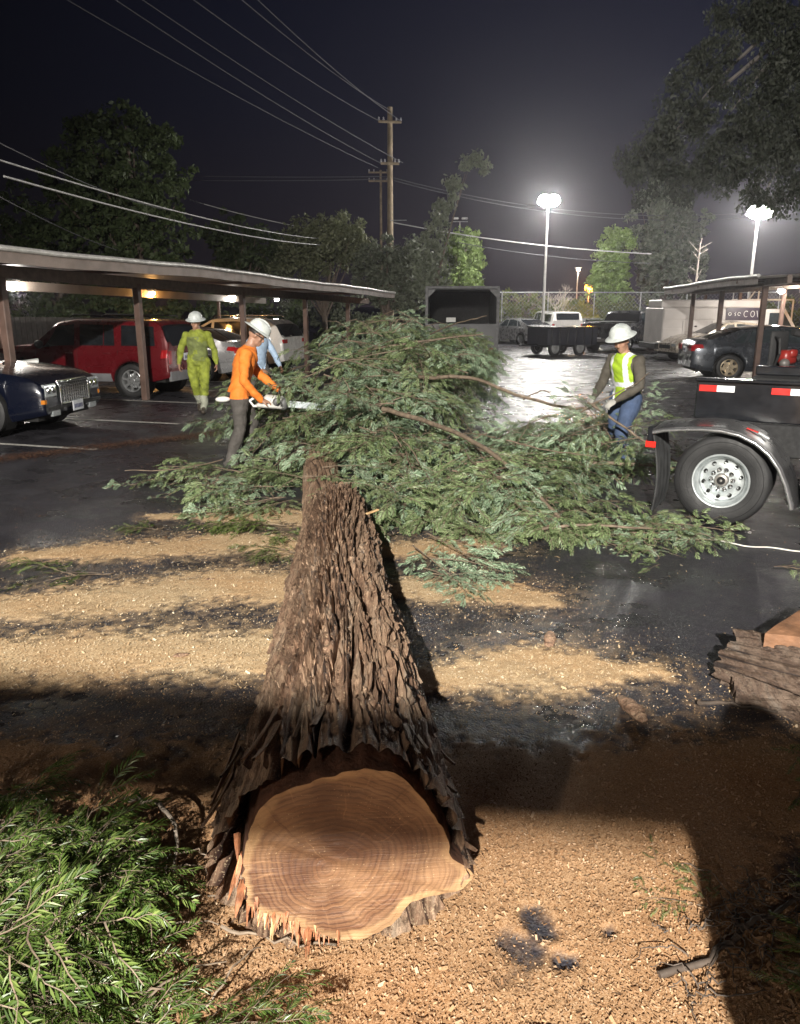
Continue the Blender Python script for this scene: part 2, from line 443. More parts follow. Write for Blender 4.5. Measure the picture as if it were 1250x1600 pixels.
# ------------------------------------------------------------------ bark
def bark_material(name='redwood_bark', wet=0):  # wet: switches on the darkening that stands for shade
    m, t, b = newmat(name)
    h = t.new('Attribute', attribute_name='ridge').outputs['Fac']
    pos = t.new('TexCoord').outputs['Object']
    mp = t.new('Mapping'); t.link(pos, mp.inputs[0]); mp.inputs['Scale'].default_value = (60, 5, 60)
    fib = t.noise(1, 5, mp.outputs[0], .7)
    mp2 = t.new('Mapping'); t.link(pos, mp2.inputs[0]); mp2.inputs['Scale'].default_value = (14, 1.6, 14)
    pat = t.noise(1, 4, mp2.outputs[0], .6)
    c = t.ramp(pat, [(.25, (.11, .062, .040)), (.42, (.26, .155, .098)), (.58, (.40, .265, .175)), (.75, (.45, .35, .26))])
    c = t.mix(t.ramp(h, [(.15, 1.0), (.45, 0.0)]), c, (.030, .012, .008))
    c = t.mix(t.ramp(fib, [(.35, .75), (.55, 0.0)]), c, (.06, .034, .024))
    # sawdust caught on the upper side
    geo = t.new('NewGeometry'); sp = t.new('SeparateXYZ'); t.link(geo.outputs['Normal'], sp.inputs[0])
    up = t.ramp(sp.outputs['Z'], [(.35, 0.0), (.9, 1.0)])
    spk = t.ramp(t.noise(130, 2, pos), [(.58, 0.0), (.66, 1.0)])
    spk = t.math('MULTIPLY', t.math('MULTIPLY', spk, up), t.ramp(t.noise(5, 3, pos), [(.4, 0.4), (.6, 1.0)]))
    c = t.mix(spk, c, (.55, .42, .27))
    if wet: c = t.mix(1.0, c, (.36, .38, .42), 'MULTIPLY')  # shade put into the bark colour
    setc(t, b, 'Base Color', c); setc(t, b, 'Roughness', t.ramp(fib, [(.3, .5), (.7, .85)]))
    t.link(t.bump(fib, 1.0, .016, t.bump(t.noise(160, 3, pos), .4, .003)), b.inputs['Normal'])
    return m
bark_m = bark_material(); bark_shaded = bark_material('shaded_bark', 1)  # second bark is a darkened copy, painted shade for the split log
def trunk_mesh(name, p0, p1, r0, r1, nl, na, flare=0.0, seed=0, sag=0, depth=.034, amp=1.0, bend=0):
    """bark cylinder along p0->p1, local mesh in world coordinates; returns mesh + rim points"""
    p0 = Vector(p0); p1 = Vector(p1); ax = (p1 - p0); L = ax.length; ax.normalize()
    side = ax.cross(Vector((0, 0, 1))).normalized(); up = side.cross(ax).normalized()
    s = np.linspace(0, 1, nl)[:, None]; a = np.linspace(0, 2 * PI, na, endpoint=False)[None, :]
    sl = s * L; an = a / (2 * PI)
    nper = 22
    class PN(Noise2): pass
    N = Noise2(40 + seed, 220)
    def pn(f, fs, off=0, o=1):     # periodic around the trunk: table size 220 divisible
        v = 0; tot = 0
        for i in range(o):
            k = f * 2 ** i; xs = an * k
            t_ = N.t; n = 220
            y = (sl * fs * 2 ** i + off + 31 * i); yi = np.floor(y).astype(int); fy = y - yi; fy = fy * fy * (3 - 2 * fy)
            xi = np.floor(xs).astype(int); fx = xs - xi; fx = fx * fx * (3 - 2 * fx)
            x0 = xi % k; x1 = (xi + 1) % k
            q = (t_[x0, yi % n] * (1 - fx) + t_[x1, yi % n] * fx) * (1 - fy) + (t_[x0, (yi + 1) % n] * (1 - fx) + t_[x1, (yi + 1) % n] * fx) * fy
            v = v + q * .55 ** i; tot += .55 ** i
        return v / tot
    wob = pn(7, 1.6, 3, 3)
    # interlaced ridges: warped angular wave
    ph = an * 2 * PI * nper + (pn(9, .9, 3, 2) - .5) * 12.0 + (pn(24, 2.2, 25, 2) - .5) * 5 + (pn(5, .4, 60, 2) - .5) * 8
    ph = ph + 0 * sl
    wave = np.abs(np.sin(ph / 2)); wave = sstep(.0, .55, wave * (.65 + .7 * pn(20, 1.1, 33, 2)))
    brk = pn(44, 2.6, 50, 3)
    rid = wave * (.62 + .55 * brk)
    fine = pn(110, 4, 20, 2)
    plate = (pn(30, .9, 70, 2) - .5)
    disp = depth * (rid - .6) + depth * .75 * (fine - .5) + depth * .35 * (pn(110, 30, 5, 1) - .5) + depth * .6 * plate
    big = (pn(5, .5, 9, 2) - .5) * .05
    r = r0 + (r1 - r0) * s ** .85
    r = r + flare * np.exp(-sl / .35) * (.35 + 1.1 * (np.cos(a - PI * .93) > -2) * np.clip(np.cos(a - PI * 1.05), 0, 1) ** 3 + .8 * np.clip(np.cos(a + .35), 0, 1) ** 8)
    r = r + amp * (disp * (1 - .45 * np.exp(-sl / .08)) + big)
    # torn shaggy rim at the butt
    fl = (-.040 + .10 * (pn(10, .1, 12, 2) - .5) + .05 * (pn(55, .1, 52, 1) - .5)) * np.exp(-sl / .12) + .075 * np.clip(-np.sin(a), 0, 1) * np.exp(-sl / .15)
    cx = np.cos(a) * r; cz = np.sin(a) * r
    P0 = np.array(p0); A = np.array(ax); Sd = np.array(side); Up = np.array(up)
    V = P0 + (sl + fl)[..., None] * A + cx[..., None] * Sd + cz[..., None] * Up
    V = V + bend * (np.sin(s * PI))[..., None] * Sd
    # rest on the ground: flatten what would sink
    g = .004 + gz_np(V[..., 0], V[..., 1]); V[..., 2] = np.where(V[..., 2] < g, g + (V[..., 2] - g) * .05, V[..., 2])
    me = np_mesh(name, V.reshape(-1, 3), grid_faces(nl, na, True), [bark_m], smooth=True)
    attr(me, 'ridge', np.broadcast_to(rid, V.shape[:2]))
    return me, V, (P0, A, Sd, Up)
# ------------------------------------------------------------------ the big log with its fresh cut facing the camera
LOG0 = (-.165, 1.93, .350); LOG1 = (-.53, 6.15, .235)
log = thing('felled_log', 'thick redwood log lying across the sawdust with its fresh ringed cut face in front', 'log', (-.135, 1.93, 0))
LM = Matrix.Translation((.135, -1.93, 0))
me, LV, (P0, A, Sd, Up) = trunk_mesh('bark', LOG0, LOG1, .328, .232, 620, 720, flare=.038, seed=1, depth=.050)
me.transform(LM); obj('bark', me, log)
# cut wood face: own disc slightly recessed behind the torn bark rim, undulating outline
def cut_face(name, c, A, Sd, Up, rad, parent, M, mats, off=.0, n=180, rings=46, seed=0, tilt=0, jag=True):
    V = []; R = np.random.RandomState(seed)
    a = np.linspace(0, 2 * PI, n, endpoint=False)
    rr = rad(a)
    rows = []
    for i in range(rings + 1):
        f = i / rings; q = rr * f
        x = np.cos(a) * q; z = np.sin(a) * q
        d = off + .009 * (NZ.fbm(x * 9 + 7, z * 22 + 3, 3) - .5) + .002 * (NZ2(x * 70 + 50, z * 12 + 50) - .5)
        # stepped saw mark across the middle
        d = d + .008 * sstep(-.015, .015, z * .9 + x * .35 + .02 + .03 * (NZ(x * 8 + 9, z * 8 + 9) - .5))
        d = d + tilt * z
        rows.append(np.stack([x, z, d], -1))
    G = np.array(rows)
    W_ = c + G[..., 0:1] * Sd + G[..., 1:2] * Up - G[..., 2:3] * A
    F = grid_faces(rings + 1, n, True)
    me = np_mesh(name, W_.reshape(-1, 3), F, mats, smooth=True)
    attr(me, 'lx', G[..., 0]); attr(me, 'lz', G[..., 1]); attr(me, 'rim', np.broadcast_to(np.linspace(0, 1, rings + 1)[:, None], G.shape[:2]))
    me.transform(M); return obj(name, me, parent), W_, G
def wood_mat(name, cx=-.045, cz=-.035):
    m, t, b = newmat(name)
    lx = t.new('Attribute', attribute_name='lx').outputs['Fac']; lz = t.new('Attribute', attribute_name='lz').outputs['Fac']
    rim = t.new('Attribute', attribute_name='rim').outputs['Fac']
    cmb = t.new('CombineXYZ'); t.link(lx, cmb.inputs[0]); t.link(lz, cmb.inputs[1])
    n1 = t.noise(3.2, 3, cmb.outputs[0]); n2 = t.noise(9, 4, cmb.outputs[0], .6)
    dx = t.math('SUBTRACT', t.math('ADD', lx, t.math('MULTIPLY', t.math('SUBTRACT', n1, .5), .17)), cx)
    dz = t.math('SUBTRACT', t.math('ADD', lz, t.math('MULTIPLY', t.math('SUBTRACT', n2, .5), .045)), cz)
    d = t.math('SQRT', t.math('ADD', t.math('MULTIPLY', dx, dx), t.math('MULTIPLY', t.math('MULTIPLY', dz, dz), 1.12)))
    ringv = t.math('FRACT', t.math('ADD', t.math('MULTIPLY', d, 58.0), t.math('MULTIPLY', t.noise(1, 2, None), 0.0)))
    cmbd = t.new('CombineXYZ'); t.link(t.math('MULTIPLY', d, 38.0), cmbd.inputs[0])
    rn = t.noise(1.0, 4, cmbd.outputs[0], .75)
    base = t.ramp(d, [(0, (.075, .030, .015)), (.03, (.13, .055, .025)), (.07, (.075, .030, .014)), (.12, (.13, .058, .027)), (.19, (.22, .115, .058)), (.235, (.14, .062, .029)), (.27, (.27, .155, .085)), (.31, (.24, .135, .07))])
    c = t.mix(t.ramp(rn, [(.38, .8), (.58, 0.0)]), base, (.075, .030, .015))
    c = t.mix(t.ramp(ringv, [(0, .8), (.35, 0.0), (.8, 0.0), (1, .8)]), c, (.045, .018, .010))
    c = t.mix(t.ramp(t.noise(2.4, 3, cmb.outputs[0]), [(.35, .75), (.6, 0.0)]), c, (.075, .034, .018))
    blot = t.noise(5, 4, cmb.outputs[0])
    c = t.mix(t.ramp(blot, [(.45, .0), (.7, .6)]), c, (.29, .165, .085))
    sapn = t.math('ADD', t.math('MULTIPLY', t.math('SUBTRACT', n1, .5), .22), t.math('MULTIPLY', t.math('SUBTRACT', t.noise(2.1, 2, cmb.outputs[0]), .5), .22))
    sap = t.ramp(t.math('ADD', rim, sapn), [(.90, 0.0), (.95, .75), (.985, .75)])
    c = t.mix(t.math('MULTIPLY', sap, t.ramp(t.noise(7, 3, cmb.outputs[0]), [(.35, .35), (.6, 1.0)])), c, t.mix(t.ramp(rn, [(.4, 0.0), (.6, .5)]), (.42, .27, .135), (.24, .135, .065)))
    # saw scratches
    mp = t.new('Mapping'); t.link(cmb.outputs[0], mp.inputs[0]); mp.inputs['Rotation'].default_value = (0, 0, -.25); mp.inputs['Scale'].default_value = (7, 150, 1)
    scr = t.noise(1, 3, mp.outputs[0])
    c = t.mix(t.ramp(scr, [(.58, 0.0), (.8, .35)]), c, (.42, .27, .15))
    spk = t.math('MULTIPLY', t.ramp(t.noise(150, 3, cmb.outputs[0]), [(.66, 0.0), (.70, .8)]), t.ramp(t.noise(6, 3, cmb.outputs[0]), [(.45, .1), (.6, 1.0)]))
    c = t.mix(spk, c, (.52, .36, .20))
    ang = t.new('Math', operation='ARCTAN2'); t.link(dz, ang.inputs[0]); t.link(dx, ang.inputs[1])
    ca = t.new('CombineXYZ'); t.link(t.math('MULTIPLY', ang.outputs[0], 9.0), ca.inputs[0]); t.link(t.math('MULTIPLY', d, 3.0), ca.inputs[1])
    rad_ = t.noise(1.0, 3, ca.outputs[0], .7)
    c = t.mix(t.ramp(rad_, [(.30, .55), (.42, 0.0)]), c, (.07, .03, .016))
    c = t.mix(t.ramp(rad_, [(.60, 0.0), (.74, .5)]), c, (.36, .20, .10))
    setc(t, b, 'Base Color', c); b.inputs['Roughness'].default_value = .62
    t.link(t.bump(scr, .5, .006, t.bump(rn, .6, .006, t.bump(t.noise(120, 3, cmb.outputs[0]), .3, .002))), b.inputs['Normal'])
    return m
wood_m = wood_mat('fresh_cut_wood')
c0 = P0 + A * .0
def rad_face(a):
    r = .293 + .012 * np.sin(2 * a + .6) + .010 * np.sin(5 * a + 2)
    r = r + .095 * np.exp(-((a - 6.05) / np.where(a < 6.05, .26, .12)) ** 2) - .012 * np.exp(-((a - 5.55) / .25) ** 2)          # pointed flare low on the right
    r = r - .03 * np.exp(-((a - 4.05) / .28) ** 2)           # torn-out notch low on the left
    r = r + .010 * (NZ(a * 14, a * 0 + 3) - .5) + .022 * (NZ2(a * 32, a * 0 + 9) - .5) * np.exp(-((a - 3.9) / .7) ** 2)
    return r
face, FW, FG = cut_face('cut_face', c0 - Up * .012, A, Sd, Up, rad_face, log, LM, [wood_m], off=.015, seed=2)
# skirt of sapwood joining face to bark
sk_rows = []
outer = FW[-1]
rim_dir = (outer - (c0 - Up * .012)); rim_dir /= np.linalg.norm(rim_dir, axis=1)[:, None]
sap_m = mat('inner_bark', (.085, .038, .022), .8, var=.45, scale=22, bump=.6, bscale=60)
for k in range(6):
    f = k / 5
    q = outer + rim_dir * (.012 * math.sin(f * PI / 2)) + np.array(A)[None, :] * (.30 * f * f)
    sk_rows.append(q)
sk = np.array(sk_rows)
me = np_mesh('inner_bark', sk.reshape(-1, 3), grid_faces(6, len(outer), True), [sap_m], smooth=True); me.transform(LM)
obj('inner_bark', me, log)
# splintered holding wood, low left
spl_m = mat('splinter_wood', (.30, .12, .055), .65, var=.45, scale=25, bump=.5, bscale=80)
spl_y = mat('splinter_pale', (.46, .30, .15), .65, var=.3, scale=25, bump=.4, bscale=80)
R_ = random.Random(12)
for k in range(150):
    a = R_.gauss(3.95, .30); f = R_.uniform(.88, 1.09)
    rr = float(rad_face(np.array([a]))[0]) * f
    base = np.array(c0) + np.array(Sd) * math.cos(a) * rr + np.array(Up) * math.sin(a) * rr
    ln = R_.uniform(.02, .09); w = R_.uniform(.003, .010); th = w * R_.uniform(.5, .9)
    out_ = -np.array(A) * R_.uniform(.02, .075) + np.array(Sd) * math.cos(a) * R_.uniform(.0, .03) - np.array(Up) * R_.uniform(.04, .12)
    tip = Vector(base + out_ * ln / .12 * R_.uniform(.5, 1.2)) + Vector((R_.uniform(-.02, .02), 0, R_.uniform(-.01, .02))); bs = Vector(base + np.array(A) * .03 + np.array(Up) * .035)
    if tip.z < .012: tip.z = .012
    mb = MB(); ang = R_.uniform(0, PI); pts = []
    d = (tip - bs).normalized(); x = d.cross(Vector((0, 0, 1))).normalized(); y = d.cross(x)
    xx = x * math.cos(ang) + y * math.sin(ang); yy = d.cross(xx)
    vs = []
    for f2, g in ((0, 1), (.55, .85 + R_.uniform(-.2, .2)), (1, .12)):
        c = bs.lerp(tip, f2)
        for sx_, sy_ in ((-1, -1), (1, -1), (1, 1), (-1, 1)): vs.append(c + xx * sx_ * w * g + yy * sy_ * th * g)
    fs = [(0, 1, 2, 3), (11, 10, 9, 8)]
    for i in (0, 4):
        for j in range(4): fs.append((i + j, i + (j + 1) % 4, i + 4 + (j + 1) % 4, i + 4 + j))
    mb.add(vs, fs); mb.build('splinter', spl_y if R_.random() < .28 else spl_m, log).data.transform(LM)
# loose bark strips hanging at the butt, left side and top, and peeling on right flank
strip_m = bark_m
for k in range(34):
    side_l = R_.random()
    if side_l < .55: a = R_.uniform(2.6, 3.9); s0 = R_.uniform(-.03, .25)
    elif side_l < .8: a = R_.uniform(-.5, .5); s0 = R_.uniform(-.02, .4)
    else: a = R_.uniform(.6, 2.4); s0 = R_.uniform(-.02, .08)
    ln = R_.uniform(.10, .34); w = R_.uniform(.008, .028); rr = .335 + .05 * max(0, math.cos(a - PI)) + R_.uniform(0, .015)
    P = []; n = 7; cur = R_.uniform(0, .05); tw = R_.uniform(-.15, .15)
    for i in range(n):
        f = i / (n - 1); s_ = s0 + ln * (1 - f) ; r2 = rr + cur * f ** 2 - .02 * (1 - f)
        aa = a + tw * f
        row = []
        for sg, hh in ((-1, 0), (0, .006), (1, 0), (0, -.006)):
            a2 = aa + sg * w * (1 - .7 * f) / rr
            row.append(Vector(P0) + Vector(A) * s_ + Vector(Sd) * math.cos(a2) * (r2 + hh) + Vector(Up) * math.sin(a2) * (r2 + hh))
        for q in row: q.z = max(q.z, .008)
        P.append(row)
    o = MB().grid(P, close=True).build('bark_strip', strip_m, log, smooth=60); o.data.transform(LM)
    attr(o.data, 'ridge', np.full(len(o.data.vertices), R_.uniform(.2, 1)))
# fibrous bark plates and flakes lifting off the ridges, laid along the trunk surface
def flakes(LV_, n, seed, imax, name='bark_flakes', par=None, M=None):
    R = np.random.RandomState(seed); nl, na = LV_.shape[:2]
    cen = LV_.mean(1, keepdims=True); Nn = LV_ - cen; Nn /= np.linalg.norm(Nn, axis=2, keepdims=True)
    V = []; F = []; A_ = []; b = 0
    for q in range(n):
        i0 = R.randint(0, imax); j0 = R.randint(0, na)
        if Nn[min(i0, nl - 1), j0, 2] < -.35: continue
        ln = R.randint(22, 95); w = R.randint(2, 5); tw = R.uniform(-.2, .2); m = 9; lift = R.uniform(.004, .016); e = R.uniform(0, .022) * (R.rand() < .4); tone = R.rand()
        for k in range(m):
            f = k / (m - 1); i = min(nl - 1, i0 + int(ln * f)); env = (1 - abs(2 * f - 1) ** 2.5) * .9 + .1; j = j0 + int(round(tw * ln * f))
            ww = max(1, int(round(w * env * R.uniform(.7, 1.2)))); h = lift + e * (1 - f) ** 3
            c = LV_[i, j % na]; nn = Nn[i, j % na]; l = LV_[i, (j - ww) % na]; r = LV_[i, (j + ww) % na]
            V += [l + Nn[i, (j - ww) % na] * (h * .3 - .006), c + nn * (h + .003), r + Nn[i, (j + ww) % na] * (h * .3 - .006)]; A_ += [tone] * 3
            if k:
                F += [(b - 3, b - 2, b + 1, b), (b - 2, b - 1, b + 2, b + 1)]
            b += 3
    me = np_mesh(name, np.array(V), np.array(F), [bark_m], smooth=False); attr(me, 'ridge', np.array(A_) ** .7 * .7 + .3)
    if M is not None: me.transform(M)
    o = obj(name, me, par); o['kind'] = 'stuff'; return o
flakes(LV, 2600, 3, 600, par=log, M=LM)
# upper end disc, plain brown wood
MB().add([tuple(v) for v in LV[-1][::8]], [tuple(range(len(LV[-1][::8])))]).build('upper_cut', mat('end_wood', (.22, .11, .06), .8), log).data.transform(LM)
# pale chip of wood resting on the log
c = MB(); c.box((0, 0, 0), (.11, .022, .012), b=.004)
o = c.build('wood_chip', spl_y, label='pale wood sliver resting on top of the big log', cat='wood sliver'); o.location = (-.19, 5.1, .533); o.rotation_euler = (.1, -.1, .75)
# ------------------------------------------------------------------ foliage
leaf_pile = leafmat('redwood_leaf', (.12, .175, .07), (.185, .25, .115), (.29, .35, .18), .40)
leaf_blue = leafmat('redwood_leaf_blue', (.16, .24, .145), (.245, .34, .22), (.36, .45, .31), .40)
leaf_fore = leafmat('fresh_green_leaf', (.030, .062, .010), (.075, .125, .024), (.18, .235, .065), .38)
leaf_dark = leafmat('dark_leaf', (.030, .045, .022), (.045, .065, .032), (.065, .080, .045), .5)
twig_m = mat('twig', (.16, .12, .085), .7, var=.4, scale=20)
twig_dark = mat('dark_twig', (.07, .052, .04), .75, var=.4, scale=20)
def frond(V, F, Mi, p, d, nrm, L, nl, ll, lw, droop, R, bare=.12):
    side = d.cross(nrm).normalized()
    pts = []
    for i in range(5):
        f = i / 4; pts.append(p + d * L * f + side * L * .07 * math.sin(f * 2.3) * R.uniform(-1, 1) - Vector((0, 0, 1)) * droop * f * f * L)
    base = len(V); w = .0022 + .0012 * (L > .2)
    for i, q in enumerate(pts):
        V.append(q + side * w * (1 - .6 * i / 4)); V.append(q - side * w * (1 - .6 * i / 4))
    for i in range(4):
        a = base + 2 * i; F.append((a, a + 1, a + 3, a + 2)); Mi.append(1)
    for i in range(nl):
        f = bare + (1 - bare) * (i + .5) / nl; k = min(3, int(f * 4)); g = f * 4 - k
        q = pts[k].lerp(pts[k + 1], g); dd = (pts[k + 1] - pts[k]).normalized()
        for sg in (-1, 1):
            env = math.sin(PI * min(1, .22 + .78 * f) ** .8) ** .6 if f < .98 else .3
            l = ll * (.45 + .6 * env) * R.uniform(.8, 1.15)
            an = R.uniform(.62, .95) * (1 - .25 * f)
            ld = (dd * math.cos(an) + side * sg * math.sin(an) + nrm * R.uniform(-.22, .28)).normalized()
            lwv = dd.cross(ld); lwv = ld.cross(nrm + side * R.uniform(-.5, .5)).normalized() * lw * R.uniform(.7, 1.2) / 2
            b = len(V); tip = q + ld * l - Vector((0, 0, 1)) * l * .15
            V.extend([q, q + ld * l * .45 + lwv, tip, q + ld * l * .45 - lwv]); F.append((b, b + 1, b + 2, b + 3)); Mi.append(0)
def tubelow(V, F, Mi, pts, r0, r1, n=4, mi=1):
    mb = MB(); k = len(pts) - 1
    mb.tube(pts, [r0 + (r1 - r0) * i / k for i in range(k + 1)], n, 0, cap=False)
    b = len(V); V.extend([Vector(v) for v in mb.v]); F.extend([tuple(i + b for i in f) for f in mb.f]); Mi.extend([mi] * len(mb.f))
def bough_mesh(name, seed, L=1.1, ntw=13, nfr=4, leaf=(.055, .011), nl=11, frl=.20, mats=None, spread=.55, droop=.25, rb=.010):
    R = random.Random(seed); V = []; F = []; Mi = []
    ax = []; yaw = 0
    p = Vector((0, 0, 0)); d = Vector((1, 0, .12)).normalized(); m = 8
    for i in range(m + 1):
        ax.append(p.copy()); d = (d + Vector((R.uniform(-.02, .05), R.uniform(-.14, .14), R.uniform(-.10, .06)))).normalized(); p = p + d * L / m
    tubelow(V, F, Mi, ax, rb, rb * .25, 5)
    for j in range(ntw):
        f = .10 + .88 * (j + R.random() * .6) / ntw; k = min(m - 1, int(f * m)); q = ax[k].lerp(ax[k + 1], f * m - k)
        dd = (ax[k + 1] - ax[k]).normalized(); sg = 1 if j % 2 else -1
        sd = Vector((-dd.y, dd.x, 0)).normalized() * sg
        an = R.uniform(.5, 1.1); td = (dd * math.cos(an) + sd * math.sin(an) + Vector((0, 0, R.uniform(-.25, .45)))).normalized()
        TL = L * spread * (1 - .6 * f) * R.uniform(.7, 1.2) + .06
        tp = [q + td * TL * g - Vector((0, 0, 1)) * droop * TL * g * g for g in (0, .33, .66, 1)]
        tubelow(V, F, Mi, tp, rb * .35, rb * .15, 3)
        for h in range(nfr):
            g = .15 + .85 * (h + R.random() * .5) / nfr; kk = min(2, int(g * 3)); fp = tp[kk].lerp(tp[kk + 1], g * 3 - kk)
            tdd = (tp[kk + 1] - tp[kk]).normalized(); s2 = 1 if h % 2 else -1
            fs = Vector((-tdd.y, tdd.x, 0)); fs = fs.normalized() if fs.length > 1e-3 else Vector((0, 1, 0))
            a2 = R.uniform(.3, 1.0) if h < nfr - 1 else 0
            fd = (tdd * math.cos(a2) + fs * s2 * math.sin(a2) + Vector((0, 0, R.uniform(-.35, .35)))).normalized()
            up = Vector((R.uniform(-.9, .9), R.uniform(-.9, .9), 1)); nr = (up - fd * up.dot(fd)).normalized()
            frond(V, F, Mi, fp, fd, nr, frl * R.uniform(.6, 1.2), nl, leaf[0], leaf[1], droop * .8, R)
    me = bpy.data.meshes.new(name); me.from_pydata([tuple(v) for v in V], [], F)
    for m_ in mats: me.materials.append(m_)
    me.polygons.foreach_set('material_index', Mi); me.update(); return me
pile_b = [bough_mesh('bough', 100 + i, 1.15, 13, 4, (.060, .012), 11, .20, [leaf_pile if i % 2 else leaf_blue, twig_m]) for i in range(8)]
fine_b = [bough_mesh('bough', 200 + i, .62, 14, 5, *(((.024, .0045), 15) if i % 3 else ((.040, .0075), 10)), .125 if i % 3 else .16, [leaf_fore, twig_m], rb=.005, droop=.2, spread=.6) for i in range(6)]
fern_b = [bough_mesh('bough', 400 + i, .60, 9, 4, (.050, .0085), 11, .21, [leaf_fore, twig_m], rb=.005, droop=.25, spread=.55) for i in range(4)]
bare_b = [bough_mesh('bough', 300 + i, 1.1, 12, 2, (.045, .009), 6, .15, [leaf_dark, twig_dark]) for i in range(3)]

mounds = [  # cx, cy, rx, ry, h, weight
    (-.95, 10.5, 1.15, 1.9, 1.52, 34), (.15, 11.6, 1.2, 2.6, 1.68, 46), (.7, 14.0, .8, 2.0, 1.65, 16), (1.2, 19.5, 1.1, 1.2, 1.65, 10), (-.3, 15.5, 2.1, 3.4, 1.95, 40), (-.15, 9.2, 1.0, 1.3, .85, 24),
    (.55, 8.0, 1.25, 1.2, .60, 34), (1.0, 6.9, 1.0, .75, .34, 26), (1.5, 9.0, .9, 1.4, .50, 18), (1.95, 6.35, .62, .45, .20, 16),
    (-1.95, 8.0, .85, .6, .32, 18), (-1.15, 7.5, .5, .6, .35, 11), (.4, 6.5, .35, .4, .25, 6), (2.6, 10.3, .9, 1.3, .55, 12), (.0, 7.0, .35, .55, .42, 8)]
def pile_h(x, y):
    h = 0
    for cx, cy, rx, ry, hh, w in mounds:
        q = 1 - ((x - cx) / rx) ** 2 - ((y - cy) / ry) ** 2
        if q > 0: h = max(h, hh * q ** .3)
    return h
ft = thing('felled_tree', 'broad heap of green boughs and limbs, the crown of the felled redwood', 'tree', (-.6, 6.4, 0))
FM = Matrix.Translation((.6, -6.4, 0))
me, _, _ = trunk_mesh('trunk', (-.60, 6.05, .165), (-1.05, 9.6, .24), .190, .155, 170, 260, seed=4, depth=.026, amp=.8)
me.transform(FM); obj('trunk', me, ft)
me, _, _ = trunk_mesh('trunk', (-1.05, 9.62, .24), (-1.3, 16.5, .5), .16, .08, 60, 60, seed=5, depth=.02, amp=.6)
me.transform(FM); obj('trunk', me, ft)
R = random.Random(31)
tot = sum(m[5] for m in mounds); NB = 292; cnt = 0
for cx, cy, rx, ry, hh, w in mounds:
    for i in range(max(1, round(NB * w / tot))):
        a = R.uniform(0, 2 * PI); q = math.sqrt(R.random()) * .97
        x = cx + rx * q * math.cos(a); y = cy + ry * q * math.sin(a)
        if y < 9.2 and abs(x + .05 + .092 * y) < .36 and y < 7.6: x += .55 if x > -.75 else -.5
        top = pile_h(x, y); z = gz(x, y) + max(.03, top * (1 - .55 * R.random() ** 1.6) - .12)
        yaw = math.atan2(y - cy, x - cx) + R.uniform(-1.0, 1.0)
        if y < 7.6: yaw = math.atan2(y - 9.2, x - .1) + R.uniform(-.8, .8)
        slope = R.uniform(-.05, .5) if top > .5 else R.uniform(-.02, .18)
        me = R.choice(pile_b); s = R.uniform(.65, 1.05) * (1.0 if top > .4 else .7)
        o = obj('bough', me, ft); o.location = (x + .6 - math.cos(yaw) * s * .5, y - 6.4 - math.sin(yaw) * s * .5, z)
        o.rotation_euler = Euler((R.uniform(-.5, .5), slope, yaw)); o.scale = (s, s, s); cnt += 1
# limbs sticking out of the heap
def limb(pts, r0, r1, n=7, parent=ft, M=FM, mats=None):
    pts = [Vector(p) for p in pts]; out_ = []
    for i in range(len(pts) - 1):
        for k in range(5):
            t = k / 5; a = pts[max(0, i - 1)]; b = pts[i]; c = pts[i + 1]; d = pts[min(len(pts) - 1, i + 2)]
            out_.append(.5 * ((2 * b) + (c - a) * t + (2 * a - 5 * b + 4 * c - d) * t * t + (3 * b - a - 3 * c + d) * t ** 3))
    out_.append(pts[-1]); k = len(out_) - 1
    out_ = [p + Vector((R.uniform(-.008, .008), R.uniform(-.008, .008), R.uniform(-.008, .008))) for p in out_]
    mb = MB().tube(out_, [r0 + (r1 - r0) * i / k for i in range(k + 1)], n)
    o = mb.build('limb', mats or twig_m, parent, smooth=60)
    if M is not None: o.data.transform(M)
    return o
limb([(-.2, 8.9, .75), (.35, 8.4, .66), (.85, 7.6, .52), (1.15, 6.9, .34), (1.35, 6.3, .16)], .032, .016)
limb([(1.18, 6.15, .10), (1.55, 6.12, .15), (1.9, 6.05, .14), (2.4, 6.15, .10)], .016, .007)
limb([(-.3, 10.9, 1.05), (.3, 9.9, 1.02), (.85, 9.6, 1.05), (1.4, 9.2, .88), (2.1, 9.3, .7), (2.5, 9.5, .72)], .030, .012)
limb([(-.6, 11.5, 1.25), (-.1, 11.2, 1.35), (.6, 11.2, 1.45), (1.2, 11.4, 1.5)], .022, .010)
limb([(.5, 13, 1.45), (.9, 12.2, 1.65), (1.3, 11.9, 1.75)], .014, .006)
limb([(1.2, 8.6, .25), (1.8, 8.3, .24), (2.5, 8.1, .26), (3.0, 8.15, .2)], .03, .014)
limb([(-1.9, 8.1, .3), (-2.3, 7.6, .3), (-2.7, 7.4, .34)], .008, .004)
limb([(1.1, 7.9, .55), (1.5, 7.6, .5), (1.9, 7.3, .5)], .010, .004)
limb([(1.5, 9.4, .8), (1.7, 9.0, .95), (1.75, 8.6, .8)], .010, .004)
for k in range(38):
    x = R.uniform(-1.6, 2.2); y = R.uniform(7.2, 13.5); h = pile_h(x, y)
    if h < .2: continue
    a = R.uniform(0, 2 * PI); l = R.uniform(.25, .6)
    limb([(x, y, h - .05), (x + math.cos(a) * l * .5, y + math.sin(a) * l * .5, h + R.uniform(0, .1)), (x + math.cos(a) * l, y + math.sin(a) * l, h + R.uniform(-.1, .2))], .008, .003, 4)

